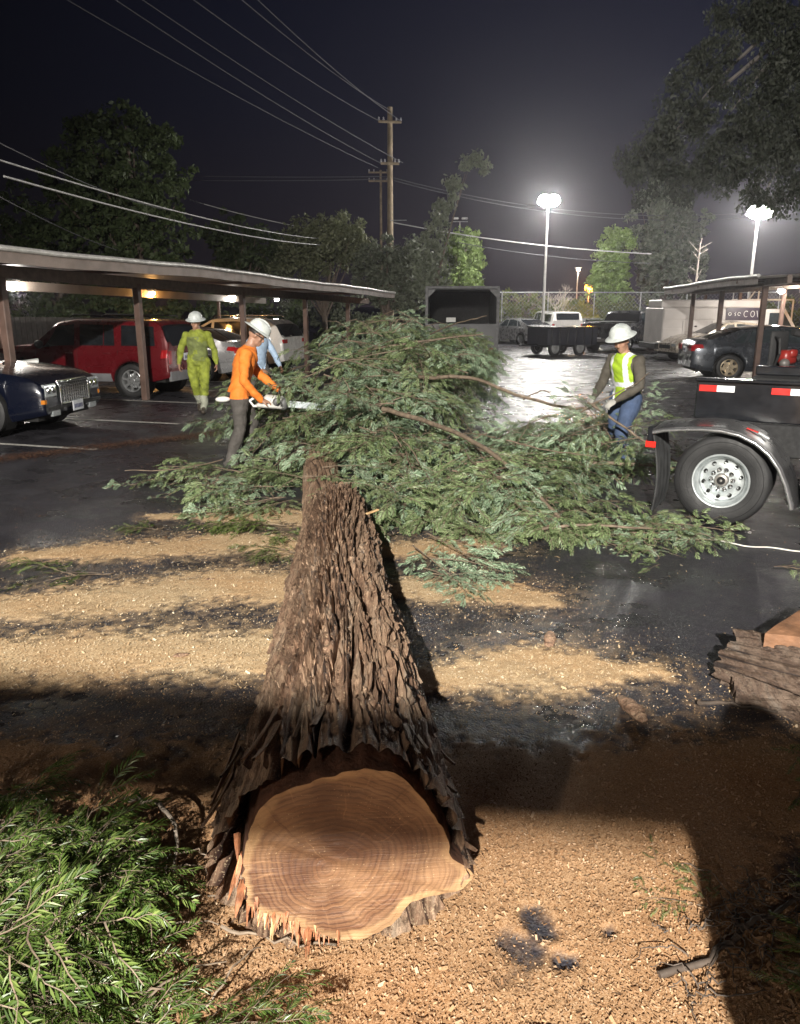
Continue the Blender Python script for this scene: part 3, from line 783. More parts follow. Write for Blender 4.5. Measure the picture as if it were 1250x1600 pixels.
def sprig(name, label, cat, x, y, parts, group=None, z=0.0):
    t = thing(name, label, cat, (x, y, gz(x, y) + z), 0, group)
    for me, dx, dy, dz, yaw, sc, pitch, roll in parts:
        o = obj('bough', me, t); o.location = (dx, dy, dz); o.rotation_euler = (roll, pitch, yaw); o.scale = (sc,) * 3
    return t
sprig('redwood_sprig', 'pale green redwood spray lying beside the log at the tip of the heap', 'branch', .22, 5.15,
      [(pile_b[0], -.05, .2, .04, -1.0, .55, .02, 0), (pile_b[2], -.02, .05, .03, -.55, .5, 0, .2), (pile_b[4], .1, -.02, .02, -.1, .36, .0, 0), (pile_b[6], -.12, .55, .10, -1.2, .6, .1, 0), (pile_b[2], .0, .75, .14, -1.0, .6, .1, .2), (pile_b[0], .05, .35, .06, -.4, .5, .05, .2), (pile_b[6], .02, .05, .05, -.7, .4, 0, -.2)])
sprig('redwood_sprig', 'light green spray lying across the upper end of the log', 'branch', -.55, 6.45,
      [(pile_b[1], -.1, .0, .40, -.9, .42, .1, 0), (pile_b[3], .05, .05, .42, .1, .36, .1, 0), (pile_b[5], -.35, .5, .38, -.2, .5, .1, 0), (pile_b[0], -.2, .8, .40, .4, .5, .1, 0)])
sprig('redwood_sprig', 'small bright green spray on the sawdust hard against the left flank of the log', 'branch', -.82, 5.75,
      [(fine_b[0], 0, 0, .02, 2.6, .8, 0, 0), (fine_b[1], .05, .1, .04, 2.0, .8, -.1, 0), (fine_b[5], .05, .0, .03, -2.6, .6, -.1, 0)])
sprig('redwood_sprig', 'flat green spray between two sawdust rows left of the log', 'branch', -1.0, 6.5,
      [(fine_b[2], 0, 0, .03, 3.0, .8, 0, 0), (fine_b[3], -.1, .02, .03, 3.3, .8, 0, .2), (fine_b[1], -.3, .05, .03, 2.9, .8, 0, .2)])
sprig('redwood_sprig', 'dull dark green spray on wet tar at the far left between the sawdust rows', 'branch', -2.15, 5.25,
      [(bare_b[0], 0, 0, .03, 3.0, .5, 0, 0), (fine_b[1], .05, .02, .02, 3.3, .9, 0, .2), (fine_b[4], -.2, .0, .02, 2.9, .8, 0, .2)])
sprig('redwood_sprig', 'tiny dark sprig on the tar above the sawdust rows', 'branch', -2.1, 6.4, [(fine_b[3], 0, 0, .02, 2.8, .5, 0, 0)])
# foreground heap, lower left
fh = thing('brush_heap', 'heap of fresh green conifer sprays in the lower left corner beside the cut face', 'brush', (-1.0, 2.1, 0))
R = random.Random(77)
def fore_h(x, y): return .26 * max(0, 1 - ((x + 1.15) / .85) ** 2 - ((y - 1.95) / 1.0) ** 2) ** .5
n = 0
while n < 105:
    x = R.uniform(-1.95, -.1); y = R.uniform(1.35, 2.85)
    if y > 2.48 - .55 * (x + 1.5) - R.uniform(0, .15): continue     # upper boundary slopes down to the right
    if x > -.80 and y > 1.62 or x > -.95 and y > 2.0: continue
    if x > -.55 and R.random() < .15: continue
    yaw = R.uniform(-.9, 1.5) if R.random() < .7 else R.uniform(0, 6.28); s = R.uniform(.5, .95)
    if x > -.9: yaw = R.uniform(-1.2, .15); s *= .75
    if y > 2.1: yaw = R.uniform(-1.6, .0); s *= .7
    h = fore_h(x, y)
    o = obj('bough', R.choice(fine_b if R.random() < .5 else fern_b), fh); o.location = (x + 1.0 - math.cos(yaw) * .25, y - 2.1 - math.sin(yaw) * .2, max(.02, h * R.uniform(.35, 1.0) - .03))
    o.rotation_euler = (R.uniform(-.6, .6), R.uniform(-.45, .1), yaw); o.scale = (s,) * 3; n += 1
FB = Matrix.Translation((1.0, -2.1, 0))
limb([(-1.0, 2.43, .16), (-.86, 2.37, .19), (-.76, 2.25, .16), (-.74, 2.08, .07)], .009, .006, 7, fh, FB, mat('grey_twig', (.30, .25, .20), .6, var=.3, scale=30, bump=.3))
limb([(-.55, 1.95, .05), (-.38, 1.92, .04), (-.2, 1.9, .03)], .006, .004, 6, fh, FB)
for k in range(16):
    x = R.uniform(-1.6, -.4); y = R.uniform(1.5, 2.3); a = R.uniform(-.5, 1.5); l = R.uniform(.15, .35)
    limb([(x, y, .1), (x + math.cos(a) * l * .5, y + math.sin(a) * l * .5, .15), (x + math.cos(a) * l, y + math.sin(a) * l, .13)], .004, .002, 4, fh, FB)
# bark crumbs under the foreground heap
sprig('redwood_sprig', 'small green sprig lying alone on the orange sawdust right of the cut face', 'branch', 1.0, 2.18,
      [(fine_b[1], -.05, -.03, .01, 2.2, .42, 0, 0), (fine_b[2], .0, -.1, .01, 2.8, .34, 0, 0), (fine_b[4], .02, -.12, .01, 1.9, .30, 0, 0)])
dt = thing('twig_tangle', 'tangle of dry bare brown twigs lying on the orange sawdust', 'twigs', (1.15, 1.9, 0))
DM = Matrix.Translation((-1.15, -1.9, 0)); R = random.Random(5)
limb([(.75, 1.80, .02), (.92, 1.86, .03), (1.05, 1.95, .05), (1.2, 2.02, .05), (1.35, 2.12, .04)], .012, .006, 7, dt, DM, twig_dark)
for k in range(75):
    x = R.uniform(.8, 1.4); y = 1.82 + (x - .8) * .5 + R.uniform(-.12, .15); a = R.uniform(0, 6.28); l = R.uniform(.05, .2)
    limb([(x, y, .03), (x + math.cos(a) * l * .5, y + math.sin(a) * l * .5, .03 + R.uniform(0, .05)), (x + math.cos(a + .4) * l, y + math.sin(a + .4) * l, .01 + R.uniform(0, .05))], .003, .0012, 4, dt, DM, twig_dark)
sprig('cut_branch', 'dark green feathery branch in the shadow at the right edge by the split bark', 'branch', 1.75, 2.95,
      [(fine_b[0], 0, 0, .08, -.2, 1.1, 0, 0), (fine_b[2], .05, -.15, .10, -.6, 1.1, 0, .2), (fine_b[3], .1, -.3, .08, -.9, 1.1, 0, .2), (fine_b[1], .1, .12, .1, .2, 1.1, 0, .2), (fine_b[5], .0, .05, .05, -1.4, 1.0, .0, 0)])
sprig('cut_branch', 'green feathery branch in the lower right corner on the sawdust', 'branch', 1.22, 1.62,
      [(fine_b[0], 0, -.1, .05, .4, .8, 0, 0), (fine_b[2], .05, .1, .06, .9, .7, 0, .2), (fine_b[3], .0, -.15, .05, 1.4, .6, 0, .2), (bare_b[1], .25, .25, .04, -1.0, .4, 0, 0)])
sprig('cut_branch', 'small leafy twig at the right edge on black tar below the trailer wheel', 'branch', 2.75, 5.35,
      [(pile_b[3], 0, 0, .05, -.4, .4, 0, 0), (bare_b[1], 0, 0, .05, -.8, .5, -.2, 0)])
# leaf litter trail under the carport edge and loose needles
def litter():
    R = np.random.RandomState(9); n = 9000
    t_ = R.rand(n); x = -5.2 + t_ * 3.2 + R.normal(0, .12, n); y = 9.6 + t_ * 2.9 + R.normal(0, .16, n)
    x2 = R.uniform(-4, 11, 16000); y2 = R.uniform(6.5, 42, 16000); x2[4000:] = R.uniform(1.5, 11, 12000); x2[:4000] = R.uniform(-4, 5, 4000); y2[:4000] = R.uniform(6, 14, 4000); x = np.concatenate([x, x2]); y = np.concatenate([y, y2]); n = len(x)
    s = R.uniform(.005, .014, n) * np.clip(y / 16, 1, 2.4); a = R.rand(n) * 6.28; z = gz_np(x, y) + .008; V = []
    tl = R.uniform(-.4, .4, n)
    for cx, cy in ((-1, -.4), (1, -.4), (1, .4), (-1, .4)):
        lx, ly = cx * s, cy * s
        V.append(np.stack([x + lx * np.cos(a) - ly * np.sin(a), y + lx * np.sin(a) + ly * np.cos(a), z + lx * tl + .006], -1))
    m, t, b = newmat('leaf_litter'); r = t.new('NewGeometry').outputs['Random Per Island']
    setc(t, b, 'Base Color', t.ramp(r, [(0, (.05, .02, .015)), (.5, (.09, .04, .025)), (1, (.22, .13, .08))]))
    V = np.stack(V, 1).reshape(-1, 3)
    obj('leaf_litter', np_mesh('leaf_litter', V, np.arange(len(V)).reshape(-1, 4), [m]), kind='stuff')
litter()
# ------------------------------------------------------------------ bark and wood pieces on the lot
def chunk(name, label, cat, loc, dims, rz, seed, m, tilt=0):
    n = 28; k = 14; R = random.Random(seed); P = []
    for i in range(n):
        f = i / (n - 1); r = math.sin(PI * min(1, max(.02, f * .96 + .02))) ** .45
        row = []
        for j in range(k):
            a = 2 * PI * j / k
            q = 1 + .35 * (float(NZ(np.array(i * .35 + seed), np.array(j * .9 + seed))) - .5) + .15 * (R.random() - .5)
            row.append(((f - .5) * dims[0], math.cos(a) * dims[1] / 2 * r * q, math.sin(a) * dims[2] / 2 * r * q + dims[2] * .1 * math.sin(f * 5)))
        P.append(row)
    o = MB().grid(P, close=True).build(name, m, smooth=50, label=label, cat=cat)
    attr(o.data, 'ridge', [R.uniform(.2, 1) for _ in o.data.vertices])
    o.location = (loc[0], loc[1], gz(loc[0], loc[1]) + dims[2] * .42 + loc[2]); o.rotation_euler = (0, tilt, rz); return o
chunk('bark_chunk', 'short upright stub of bark on the tar right of the green spray', 'bark', (.87, 4.12, 0), (.13, .07, .06), 1.3, 3, bark_m, -.5)
chunk('bark_chunk', 'long reddish bark chunk lying on speckled tar in the middle right', 'bark', (1.12, 3.33, 0), (.26, .085, .06), 1.75, 8, bark_m)
chunk('bark_chunk', 'small dark bark flake on the sawdust row left of the log', 'bark', (-1.22, 3.93, .012), (.09, .035, .02), .4, 5, bark_m)
chunk('bark_chunk', 'dark bark crumb on the edge of the middle sawdust row', 'bark', (-1.35, 5.18, 0), (.10, .04, .02), .2, 6, bark_m)
# split bark slab and wedge of wood, right edge
bs = thing('split_log', 'dark split stump of bark with a gaping crack at the right edge', 'log', (2.0, 3.45, 0))
def slab(name, parent, pts, h0, h1, m, seed=0, rough=.02):
    """chunky prism with noisy faces; pts polygon in local xy"""
    bm = bmesh.new(); vs = [bm.verts.new((x, y, h0)) for x, y in pts]; f = bm.faces.new(vs)
    r = bmesh.ops.extrude_face_region(bm, geom=[f]); top = [v for v in r['geom'] if isinstance(v, bmesh.types.BMVert)]
    for v, hh in zip(top, h1): v.co.z = hh
    bmesh.ops.triangulate(bm, faces=bm.faces[:]); bmesh.ops.subdivide_edges(bm, edges=bm.edges[:], cuts=5, use_grid_fill=True)
    for v in bm.verts:
        q = v.co; nz = float(NZ.fbm(np.array(q.x * 9 + seed + q.y * 2), np.array(q.y * 30 + q.z * 22 + seed), 3)) - .5
        v.co += Vector((nz * .6, nz * .6, nz)) * rough * 2
    bmesh.ops.recalc_face_normals(bm, faces=bm.faces[:])
    me = bpy.data.meshes.new(name); bm.to_mesh(me); bm.free(); me.materials.append(m)
    attr(me, 'ridge', [.3 + .7 * random.Random(i).random() for i in range(len(me.vertices))])
    return obj(name, me, parent)
me_, _v, _ = trunk_mesh('bark', (1.80, 3.74, .05), (2.6, 2.95, .10), .165, .20, 90, 200, seed=9, depth=.05, amp=1.0); me_.transform(Matrix.Translation((-2.0, -3.45, 0))); me_.materials.clear(); me_.materials.append(bark_shaded); obj('bark', me_, bs)
slab('bark_slab', bs, [(-.32, .08), (.03, -.14), (.26, -.34), (.14, -.38), (-.10, -.22), (-.34, -.02)], -.01, [.10, .07, .06, .03, .04, .05], bark_shaded, 9, .02)
sb = slab('wood_wedge', None, [(-.45, -.02), (.02, .34), (.9, -.15), (.6, -.42)], .0, [.30, .36, .42, .34], mat('heartwood', (.19, .095, .05), .7, var=.35, scale=12, bump=.5, bscale=50), 4, .008)
sb.location = (2.30, 3.62, 0); tag(sb, 'smooth tan wedge of sawn wood behind the split stump at the right edge', 'wood')
limb([(1.45, 3.38, .03), (1.62, 3.36, .03), (1.8, 3.3, .02)], .012, .006, 6, None, None, twig_dark)
o = bpy.data.objects[-1] if False else [x for x in COL.objects if x.name.startswith('limb') and x.parent is None][0]
o.name = 'dead_twig'; tag(o, 'short dead twig on the tar left of the split stump', 'twig')
# red painted mark on the pavement under the dust, bottom
MB().grid([[(.30 + i * .05, 1.62 + .012 * math.sin(i * 1.3) + s * .02 * math.sin(.35 + i / 6 * 2.6), .024) for s in (-1, 1)] for i in range(7)]).build('painted_mark', mat('red_paint', (.30, .03, .02), .7, var=.3, scale=30), kind='structure')
# white cord
cord = [(2.30, 6.12), (2.42, 6.32), (2.55, 6.2), (2.8, 5.98), (3.05, 5.9), (3.3, 5.78), (3.6, 5.82)]
mb = MB(); pts = []
for i in range(len(cord) - 1):
    for k in range(6):
        f = k / 6; pts.append((cord[i][0] * (1 - f) + cord[i + 1][0] * f, cord[i][1] * (1 - f) + cord[i + 1][1] * f + .015 * math.sin((i * 6 + k) * .9), .012 + (.05 if i in (0, 1) else 0) * (1 - f if i else f)))
mb.tube(pts, .006, 6).build('cord', mat('cord_white', (.62, .60, .55), .7), label='thin pale cord trailing across the tar past the trailer wheel', cat='cord', smooth=60)
# ------------------------------------------------------------------ vehicles
def lin(pts, x):
    if x <= pts[0][0]: return pts[0][1]
    for (a, b), (c, d) in zip(pts[:-1], pts[1:]):
        if x <= c: 
            t = (x - a) / (c - a) if c > a else 0
            return b + (d - b) * t
    return pts[-1][1]
def smooth_prof(pts, x, e=.12):
    return sum(lin(pts, x + k * e / 3) * w for k, w in ((-3, 1), (-2, 2), (-1, 3), (0, 4), (1, 3), (2, 2), (3, 1))) / 16
class Car:
    def __init__(s, name, label, paint, L, Wd, H, deck, roof, belt, axles, rw, wheel='alloy5', sill=.24, roofw=.74, cat='car', group=None,
                 tail=.80, nose=.76, trimmat=None, rimm=None, cabin_lin=True, tw=.22, ground=.0):
        s.L, s.W, s.H, s.deck, s.roof, s.belt, s.axles, s.rw, s.sill, s.roofw, s.tail, s.nose = L, Wd, H, deck, roof, belt, axles, rw, sill, roofw, tail, nose
        s.t = thing(name, label, cat, group=group); s.paint = paint
        s.body(); s.wheels(wheel, rimm or alloy, tw)
    def half(s, x):
        q = x / (s.L / 2); k = s.nose if q > 0 else s.tail
        return s.W / 2 * (k + (1 - k) * (1 - min(1, abs(q)) ** 5.5) ** .5)
    def zb(s, x):
        z = s.sill + .10 * max(0, abs(x) / (s.L / 2) - .8) / .2
        for ax in s.axles:
            Ra = s.rw + .065; d = abs(x - ax)
            if d < Ra: z = max(z, s.rw - .02 + math.sqrt(max(0, Ra * Ra - d * d)))
        return z
    def sec(s, x):
        x = max(-s.L / 2, min(s.L / 2, x)); w = s.half(x); zb = s.zb(x); dk = smooth_prof(s.deck, x); rf = smooth_prof(s.roof, x, .08) if s.roof[0][0] - .05 < x < s.roof[-1][0] + .05 else -1
        be = min(smooth_prof(s.belt, x), dk - .015); be = max(be, zb + .03)
        top = max(dk, rf); hmax = max(p[1] for p in s.roof); c = max(0, min(1, (rf - dk) / max(.1, hmax - dk))) if rf > dk else 0
        dz = be - zb
        if c > 0:
            e5 = (w * (.93 * (1 - c) + s.roofw * c * .985 * (w / (s.W / 2))) , max(be + .02, top - .055 * c))
            e6 = (e5[0] * .90, top - .012); e7 = (e5[0] * .5, top + .008)
        else:
            e5 = (w * .90, dk - .004); e6 = (w * .74, dk + .012); e7 = (w * .42, dk + .028)
        return [(w * .93, zb), (w * .985, zb + dz * .18), (w * 1.0, zb + dz * .5), (w * .992, zb + dz * .8), (w * .955, be), e5, e6, e7, (0, top + (.012 if c > 0 else .034))]
    def P(s, x, v, off=0.0, sg=-1):
        """surface point; v 0..8 along the section; sg=-1 is the right-hand side (-y)"""
        a = s.sec(x); k = min(7, int(v)); f = v - k
        if k == 4: y = a[4][0] + (a[5][0] - a[4][0]) * f; z = a[4][1] + (a[5][1] - a[4][1]) * f
        else:
            p0 = a[max(0, k - 1)]; p1 = a[k]; p2 = a[k + 1]; p3 = a[min(8, k + 2)]
            if k == 3: p3 = p2
            if k == 5: p0 = p1
            cm = lambda i: .5 * (2 * p1[i] + (p2[i] - p0[i]) * f + (2 * p0[i] - 5 * p1[i] + 4 * p2[i] - p3[i]) * f * f + (3 * p1[i] - p0[i] - 3 * p2[i] + p3[i]) * f ** 3)
            y, z = cm(0), cm(1)
        return Vector((x, sg * y, z))
    def N(s, x, v, sg=-1):
        a = s.P(x + .01, v, 0, sg) - s.P(x - .01, v, 0, sg); b = s.P(x, min(8, v + .04), 0, sg) - s.P(x, max(0, v - .04), 0, sg)
        n = a.cross(b) * (1 if sg < 0 else -1); n.normalize()
        ctr = Vector((x, 0, .6)); 
        if n.dot(s.P(x, v, 0, sg) - ctr) < 0: n = -n
        return n
    def Q(s, x, v, off, sg=-1): return s.P(x, v, 0, sg) + s.N(x, v, sg) * off
    def body(s):
        xs = set(np.linspace(-s.L / 2, s.L / 2, 70))
        for e_ in (-1, 1):
            for k in range(8): xs.add(e_ * (s.L / 2 - .002 - .12 * (k / 8) ** 2))
        for ax in s.axles:
            Ra = s.rw + .065
            for k in range(25): xs.add(ax + Ra * .9999 * math.cos(PI * k / 24))
            xs.add(ax - Ra - .003); xs.add(ax + Ra + .003)
        xs = sorted(x for x in xs if abs(x) <= s.L / 2)
        vs = [i * .25 for i in range(33)]
        P = []
        for x in xs:
            P.append([s.P(x, v, 0, -1) for v in vs] + [s.P(x, v, 0, 1) for v in reversed(vs[:-1])])
        mb = MB().grid(P)
        for row, rev in ((P[0], False), (P[-1], True)):
            n = len(row); h = n // 2; G = []
            for k in range(h + 1): G.append([row[k], row[n - 1 - k]])
            mb.grid(G)
        mb.build('body', s.paint, s.t, smooth=38)
        # dark underbody and wheel housings
        u = MB(); u.box((0, 0, s.sill + .14), (s.L * .93, s.W * .80, .30)); 
        u.box(((s.axles[0] + s.axles[1]) / 2, 0, s.sill + .30), (abs(s.axles[0] - s.axles[1]) - 2 * s.rw - .2, s.W * .82, .36))
        for ax in s.axles:
            for sg in (-1, 1):
                u.lathe([(s.rw + .06, 0), (s.rw + .06, -.26), (0.01, -.26)], 20, 0, Matrix.Translation((ax, sg * (s.W / 2 - .035), s.rw)) @ Matrix.Rotation(-sg * PI / 2, 4, 'X'))
        u.build('underbody', under, s.t)
    def wheels(s, style, rimm, tw):
        tyre, rim = wheel_meshes(s.rw, style, rimm, tw)
        for ax in s.axles:
            for sg in (-1, 1):
                o = obj('wheel', tyre, s.t); o.location = (ax, sg * (s.W / 2 - .03), s.rw)
                o.rotation_euler = (0, 0, 0) if sg < 0 else (0, 0, PI)
                obj('rim', rim, o)
    def patch(s, name, m, corners, sides=(-1, 1), off=.004, nu=8, nv=5, parent=None, thick=None, wide=None):
        """bilinear patch between four (x, v) corners: rear-low, front-low, front-high, rear-high; rounded a little by the mesh"""
        out_ = []
        for sg in sides:
            (x0, v0), (x1, v1), (x2, v2), (x3, v3) = corners; G = []
            for j in range(nv + 1):
                b = j / nv; row = []
                for i in range(nu + 1):
                    a = i / nu
                    xx = (x0 * (1 - a) + x1 * a) * (1 - b) + (x3 * (1 - a) + x2 * a) * b; vv = (v0 * (1 - a) + v1 * a) * (1 - b) + (v3 * (1 - a) + v2 * a) * b
                    row.append(s.Q(xx, vv, off, sg))
                G.append(row)
            mb = MB().grid(G)
            # turned-in edge so that the pane has thickness
            ring = [(0, i) for i in range(nu + 1)] + [(j, nu) for j in range(1, nv + 1)] + [(nv, i) for i in range(nu - 1, -1, -1)] + [(j, 0) for j in range(nv - 1, 0, -1)]
            top_ = [G[j][i] for j, i in ring]; c_ = sum(top_, Vector()) / len(top_)
            xm = (x0 + x1 + x2 + x3) / 4; vm = (v0 + v1 + v2 + v3) / 4; nn = s.N(xm, vm, sg)
            low = [q - nn * (off + .012) + (q - c_) * .01 for q in top_]
            mb.grid([top_, low], close=True)
            out_.append(mb.build(name, m, parent or s.t, smooth=50))
        return out_
    def top_patch(s, name, m, xa, xb, va, vb, off=.004, n=8):
        """windscreen / rear screen: spans both sides from v to 8, between x stations xa (low) and xb (high)"""
        G = []
        for j in range(n + 1):
            f = j / n; x = xa + (xb - xa) * f; v = va + (vb - va) * f; row = []
            for i in range(9): row.append(s.Q(x, v + (8 - v) * i / 8, off, -1))
            for i in range(7, -1, -1): row.append(s.Q(x, v + (8 - v) * i / 8, off, 1))
            G.append(row)
        return MB().grid(G).build(name, m, s.t, smooth=60)
    def seam(s, pts, r=.0045, m=None, sides=(-1, 1), name='door_seam', off=.001):
        for sg in sides:
            path = []
            for (x0, v0), (x1, v1) in zip(pts[:-1], pts[1:]):
                for k in range(7): path.append(s.Q(x0 + (x1 - x0) * k / 7, v0 + (v1 - v0) * k / 7, off, sg))
            path.append(s.Q(pts[-1][0], pts[-1][1], off, sg))
            MB().tube(path, r, 5).build(name, m or under, s.t)
    def handle(s, x, v, m=None, sides=(-1, 1), l=.17):
        for sg in sides:
            path = [s.Q(x - l / 2, v, .005, sg), s.Q(x - l / 2 + .02, v, .032, sg), s.Q(x + l / 2 - .02, v, .032, sg), s.Q(x + l / 2, v, .005, sg)]
            MB().tube(path, .013, 8).build('door_handle', m or s.paint, s.t, smooth=60)
    def mirror(s, x, v, m=None, size=(.12, .20, .14), sides=(-1, 1)):
        for sg in sides:
            p = s.Q(x, v, .11, sg); mb = MB(); mb.ball(p, (size[0] / 2, size[1] / 2, size[2] / 2), 8); mb.tube([s.Q(x, v - .1, 0, sg), p], .025, 6)
            mb.build('side_mirror', m or s.paint, s.t, smooth=60)
    def place(s, x, y, heading, z=0): s.t.location = (x, y, gz(x, y) + z); s.t.rotation_euler = (0, 0, math.radians(heading)); return s
WM = {}
def wheel_meshes(rw, style, rimm, tw):
    key = (round(rw, 3), style, rimm.name, tw)
    if key in WM: return WM[key]
    # axis along local y; outer face towards -y
    T = Matrix.Rotation(PI / 2, 4, 'X')   # local z -> -y
    ri = rw * .66
    t = MB(); t.lathe([(ri, -tw * .9), (rw * .9, -tw), (rw * .985, -tw * .93), (rw, -tw * .8), (rw, -tw * .18), (rw * .985, -tw * .06), (rw * .93, .0), (rw * .84, .008), (rw * .74, .006), (ri + .006, -.004), (ri, -.02)], 40, 0, T)
    for k in range(4): t.lathe([(rw + .001, -tw * (.2 + .2 * k)), (rw - .008, -tw * (.2 + .2 * k) - .003), (rw + .001, -tw * (.2 + .2 * k) - .012)], 40, 0, T)
    tm = t.mesh('tyre', [rubber], 40)
    r = MB(); r.lathe([(ri + .002, -.02), (ri + .002, -.002), (ri - .012, .004), (ri - .024, -.012), (ri - .03, -.06), (ri - .035, -tw * .8)], 40, 0, T)
    r.lathe([(ri - .035, -tw * .7), (.02, -tw * .72)], 24, 1, T)     # dark back with brake disc
    r.lathe([(rw * .42, -.085), (rw * .42, -.075), (.02, -.075)], 24, 0, T)
    ns = {'alloy5': 5, 'alloy6': 6, 'alloy7': 7, 'steel': 8}.get(style, 5)
    for k in range(ns):
        M = T @ Matrix.Rotation(2 * PI * k / ns + .2, 4, 'Z')
        if style == 'alloy5':
            r.prism([(.03, -.045), (ri * .55, -.032), (ri - .01, -.052), (ri - .01, .052), (ri * .55, .032), (.03, .045)], -.03, -.008, 0, M)
        elif style == 'alloy6':
            r.prism([(.03, -.03), (ri - .012, -.042), (ri - .012, .042), (.03, .03)], -.035, -.006, 0, M)
        elif style == 'alloy7':
            r.prism([(.03, -.02), (ri - .012, -.03), (ri - .012, .03), (.03, .02)], -.035, -.012, 0, M)
        else:
            r.prism([(ri * .5, -.05), (ri - .01, -.055), (ri - .01, .055), (ri * .5, .05)], -.05, -.03, 0, M)
    if style == 'steel': r.lathe([(ri * .62, -.045), (ri * .5, -.02), (.02, -.02)], 24, 0, T)
    r.lathe([(.062, -.03), (.058, .0), (.03, .004), (.001, .004)], 20, 0, T)
    for k in range(5): r.ball((math.cos(k * 1.2566) * .045, .0, math.sin(k * 1.2566) * .045), .009, 5, 1)
    rm = r.mesh('rim', [rimm, under], 40)
    WM[key] = (tm, rm); return WM[key]
def paint(name, col, var=.05, rough=.28, metal=.2):
    return mat(name, col, rough, metal, var=var, scale=2, coat=1.0)
p_blue = paint('blue_paint', (.002, .004, .014)); p_red = paint('red_paint_car', (.115, .006, .010)); p_silver = paint('silver_paint', (.42, .42, .43), metal=.5)
p_white = paint('white_paint', (.72, .71, .69), metal=0); p_grey = paint('grey_paint', (.055, .062, .075), metal=.5); p_black = paint('black_car_paint', (.012, .013, .016)); p_beige = paint('beige_paint', (.45, .40, .33), metal=.4); p_lgrey = paint('pale_grey_paint', (.30, .31, .32), metal=.5)
def plate(c, x, z, w=.31, h=.155, y=0, back=False):
    s_ = 1 if x > 0 else -1
    mb = MB(); mb.box((x, y, z), (.012, w, h), b=.003); o = mb.build('licence_plate', mat('plate', (.62, .64, .68), .4), c.t)
    q = MB()
    for k in range(6): q.box((x + s_ * .008, y - w * .34 + k * w * .136, z - .01), (.003, w * .07, h * .40))
    q.build('plate_characters', mat('plate_ink', (.03, .04, .12), .5), o)
def end_patch(c, front, name, m, ya, yb, za, zb_, off=.01, n=6, z_taper=0, mirror_=True, parent=None):
    """patch on nose (front=True) or tail following the rounded plan; y measured as fraction of the half width"""
    x0 = c.L / 2 * (1 if front else -1); s_ = 1 if front else -1; out_ = []
    for sg in ((-1, 1) if mirror_ else (1,)):
        G = []
        for j in range(5):
            z = za + (zb_ - za) * j / 4; row = []
            for i in range(n + 1):
                y = ya + (yb - ya) * i / n
                row.append(Vector((nose_x(c, y, z, s_) + s_ * off, sg * y, z + z_taper * i / n)))
            G.append(row)
        low = [[q - Vector((s_ * (off + .02), 0, 0)) for q in r] for r in (G[0], G[-1])]
        mb = MB().grid(G)
        ring = G[0] + [G[j][-1] for j in range(1, 5)] + G[-1][-2::-1] + [G[j][0] for j in range(3, 0, -1)]
        mb.grid([ring, [q - Vector((s_ * (off + .03), 0, 0)) for q in ring]], close=True)
        out_.append(mb.build(name, m, parent or c.t, smooth=40))
    return out_
def nose_x(c, y, z, s_):
    lo, hi = c.L / 2 - .75, c.L / 2
    y = abs(y)
    def inside(x):
        a = c.sec(s_ * x); mx = max(p[0] for p in a); return mx >= y and (max(p[1] for p in a) >= z)
    if inside(hi): return s_ * hi
    for _ in range(16):
        m = (lo + hi) / 2
        if inside(m): lo = m
        else: hi = m
    return s_ * lo
# dark blue sedan, nose towards the lot, egg-crate grille
c = Car('sedan', 'dark blue sedan with a chrome egg-crate grille parked nose out at the left edge', p_blue, 5.0, 1.88, 1.48,
        [(-2.5, .80), (-2.42, 1.02), (-1.5, 1.06), (1.1, 1.02), (1.7, .98), (2.2, .90), (2.42, .82), (2.5, .70)],
        [(-2.0, 1.05), (-1.2, 1.40), (-.3, 1.48), (.3, 1.44), (1.15, 1.0)], [(-2.5, .9), (0, .98), (1.2, .95), (2.5, .80)], (-1.52, 1.53), .37, 'alloy5', nose=.88, cat='car')
c.patch('window', glass_dark, [(-.05, 4.1), (.95, 4.12), (.32, 4.9), (-.05, 4.92)]); c.patch('window', glass_dark, [(-1.1, 4.1), (-.14, 4.1), (-.14, 4.92), (-.95, 4.9)])
c.top_patch('windscreen', glass_dark, 1.05, .42, 5.3, 5.6); c.top_patch('rear_window', glass_dark, -1.9, -1.3, 5.3, 5.6)
c.seam([(.98, 1), (.98, 3.9)]); c.seam([(-.1, 1), (-.1, 3.9)]); c.handle(.1, 3.3, chrome); c.mirror(.85, 4.3)
x0 = c.L / 2
g = end_patch(c, True, 'grille', mat('grille_back', (.02, .02, .022), .4), 0.0, .40, .48, .78, .012)
bars = MB()
for k in range(7):
    z = .49 + k * .047
    bars.tube([(nose_x(c, y, z, 1) + .030, y, z) for y in [-.40 + i * .08 for i in range(11)]], .0085, 6)
for k in range(13):
    y = -.40 + k * .8 / 12
    bars.tube([(nose_x(c, y, z, 1) + .032, y, z) for z in (.475, .55, .63, .71, .79)], .0075, 6)
bars.build('grille_bars', chrome, c.t, smooth=60)
fr = MB(); ring = [(-.42, .465), (.42, .465), (.43, .80), (-.43, .80)]
for (ya, za), (yb, zb2) in zip(ring, ring[1:] + ring[:1]):
    fr.tube([(nose_x(c, ya + (yb - ya) * f, za + (zb2 - za) * f, 1) + .03, ya + (yb - ya) * f, za + (zb2 - za) * f) for f in (0, .25, .5, .75, 1)], .014, 8)
fr.build('grille_surround', chrome, c.t, smooth=60)
for hl in end_patch(c, True, 'headlight', clear_lens, .50, .80, .60, .78, .014, 8):
    pass
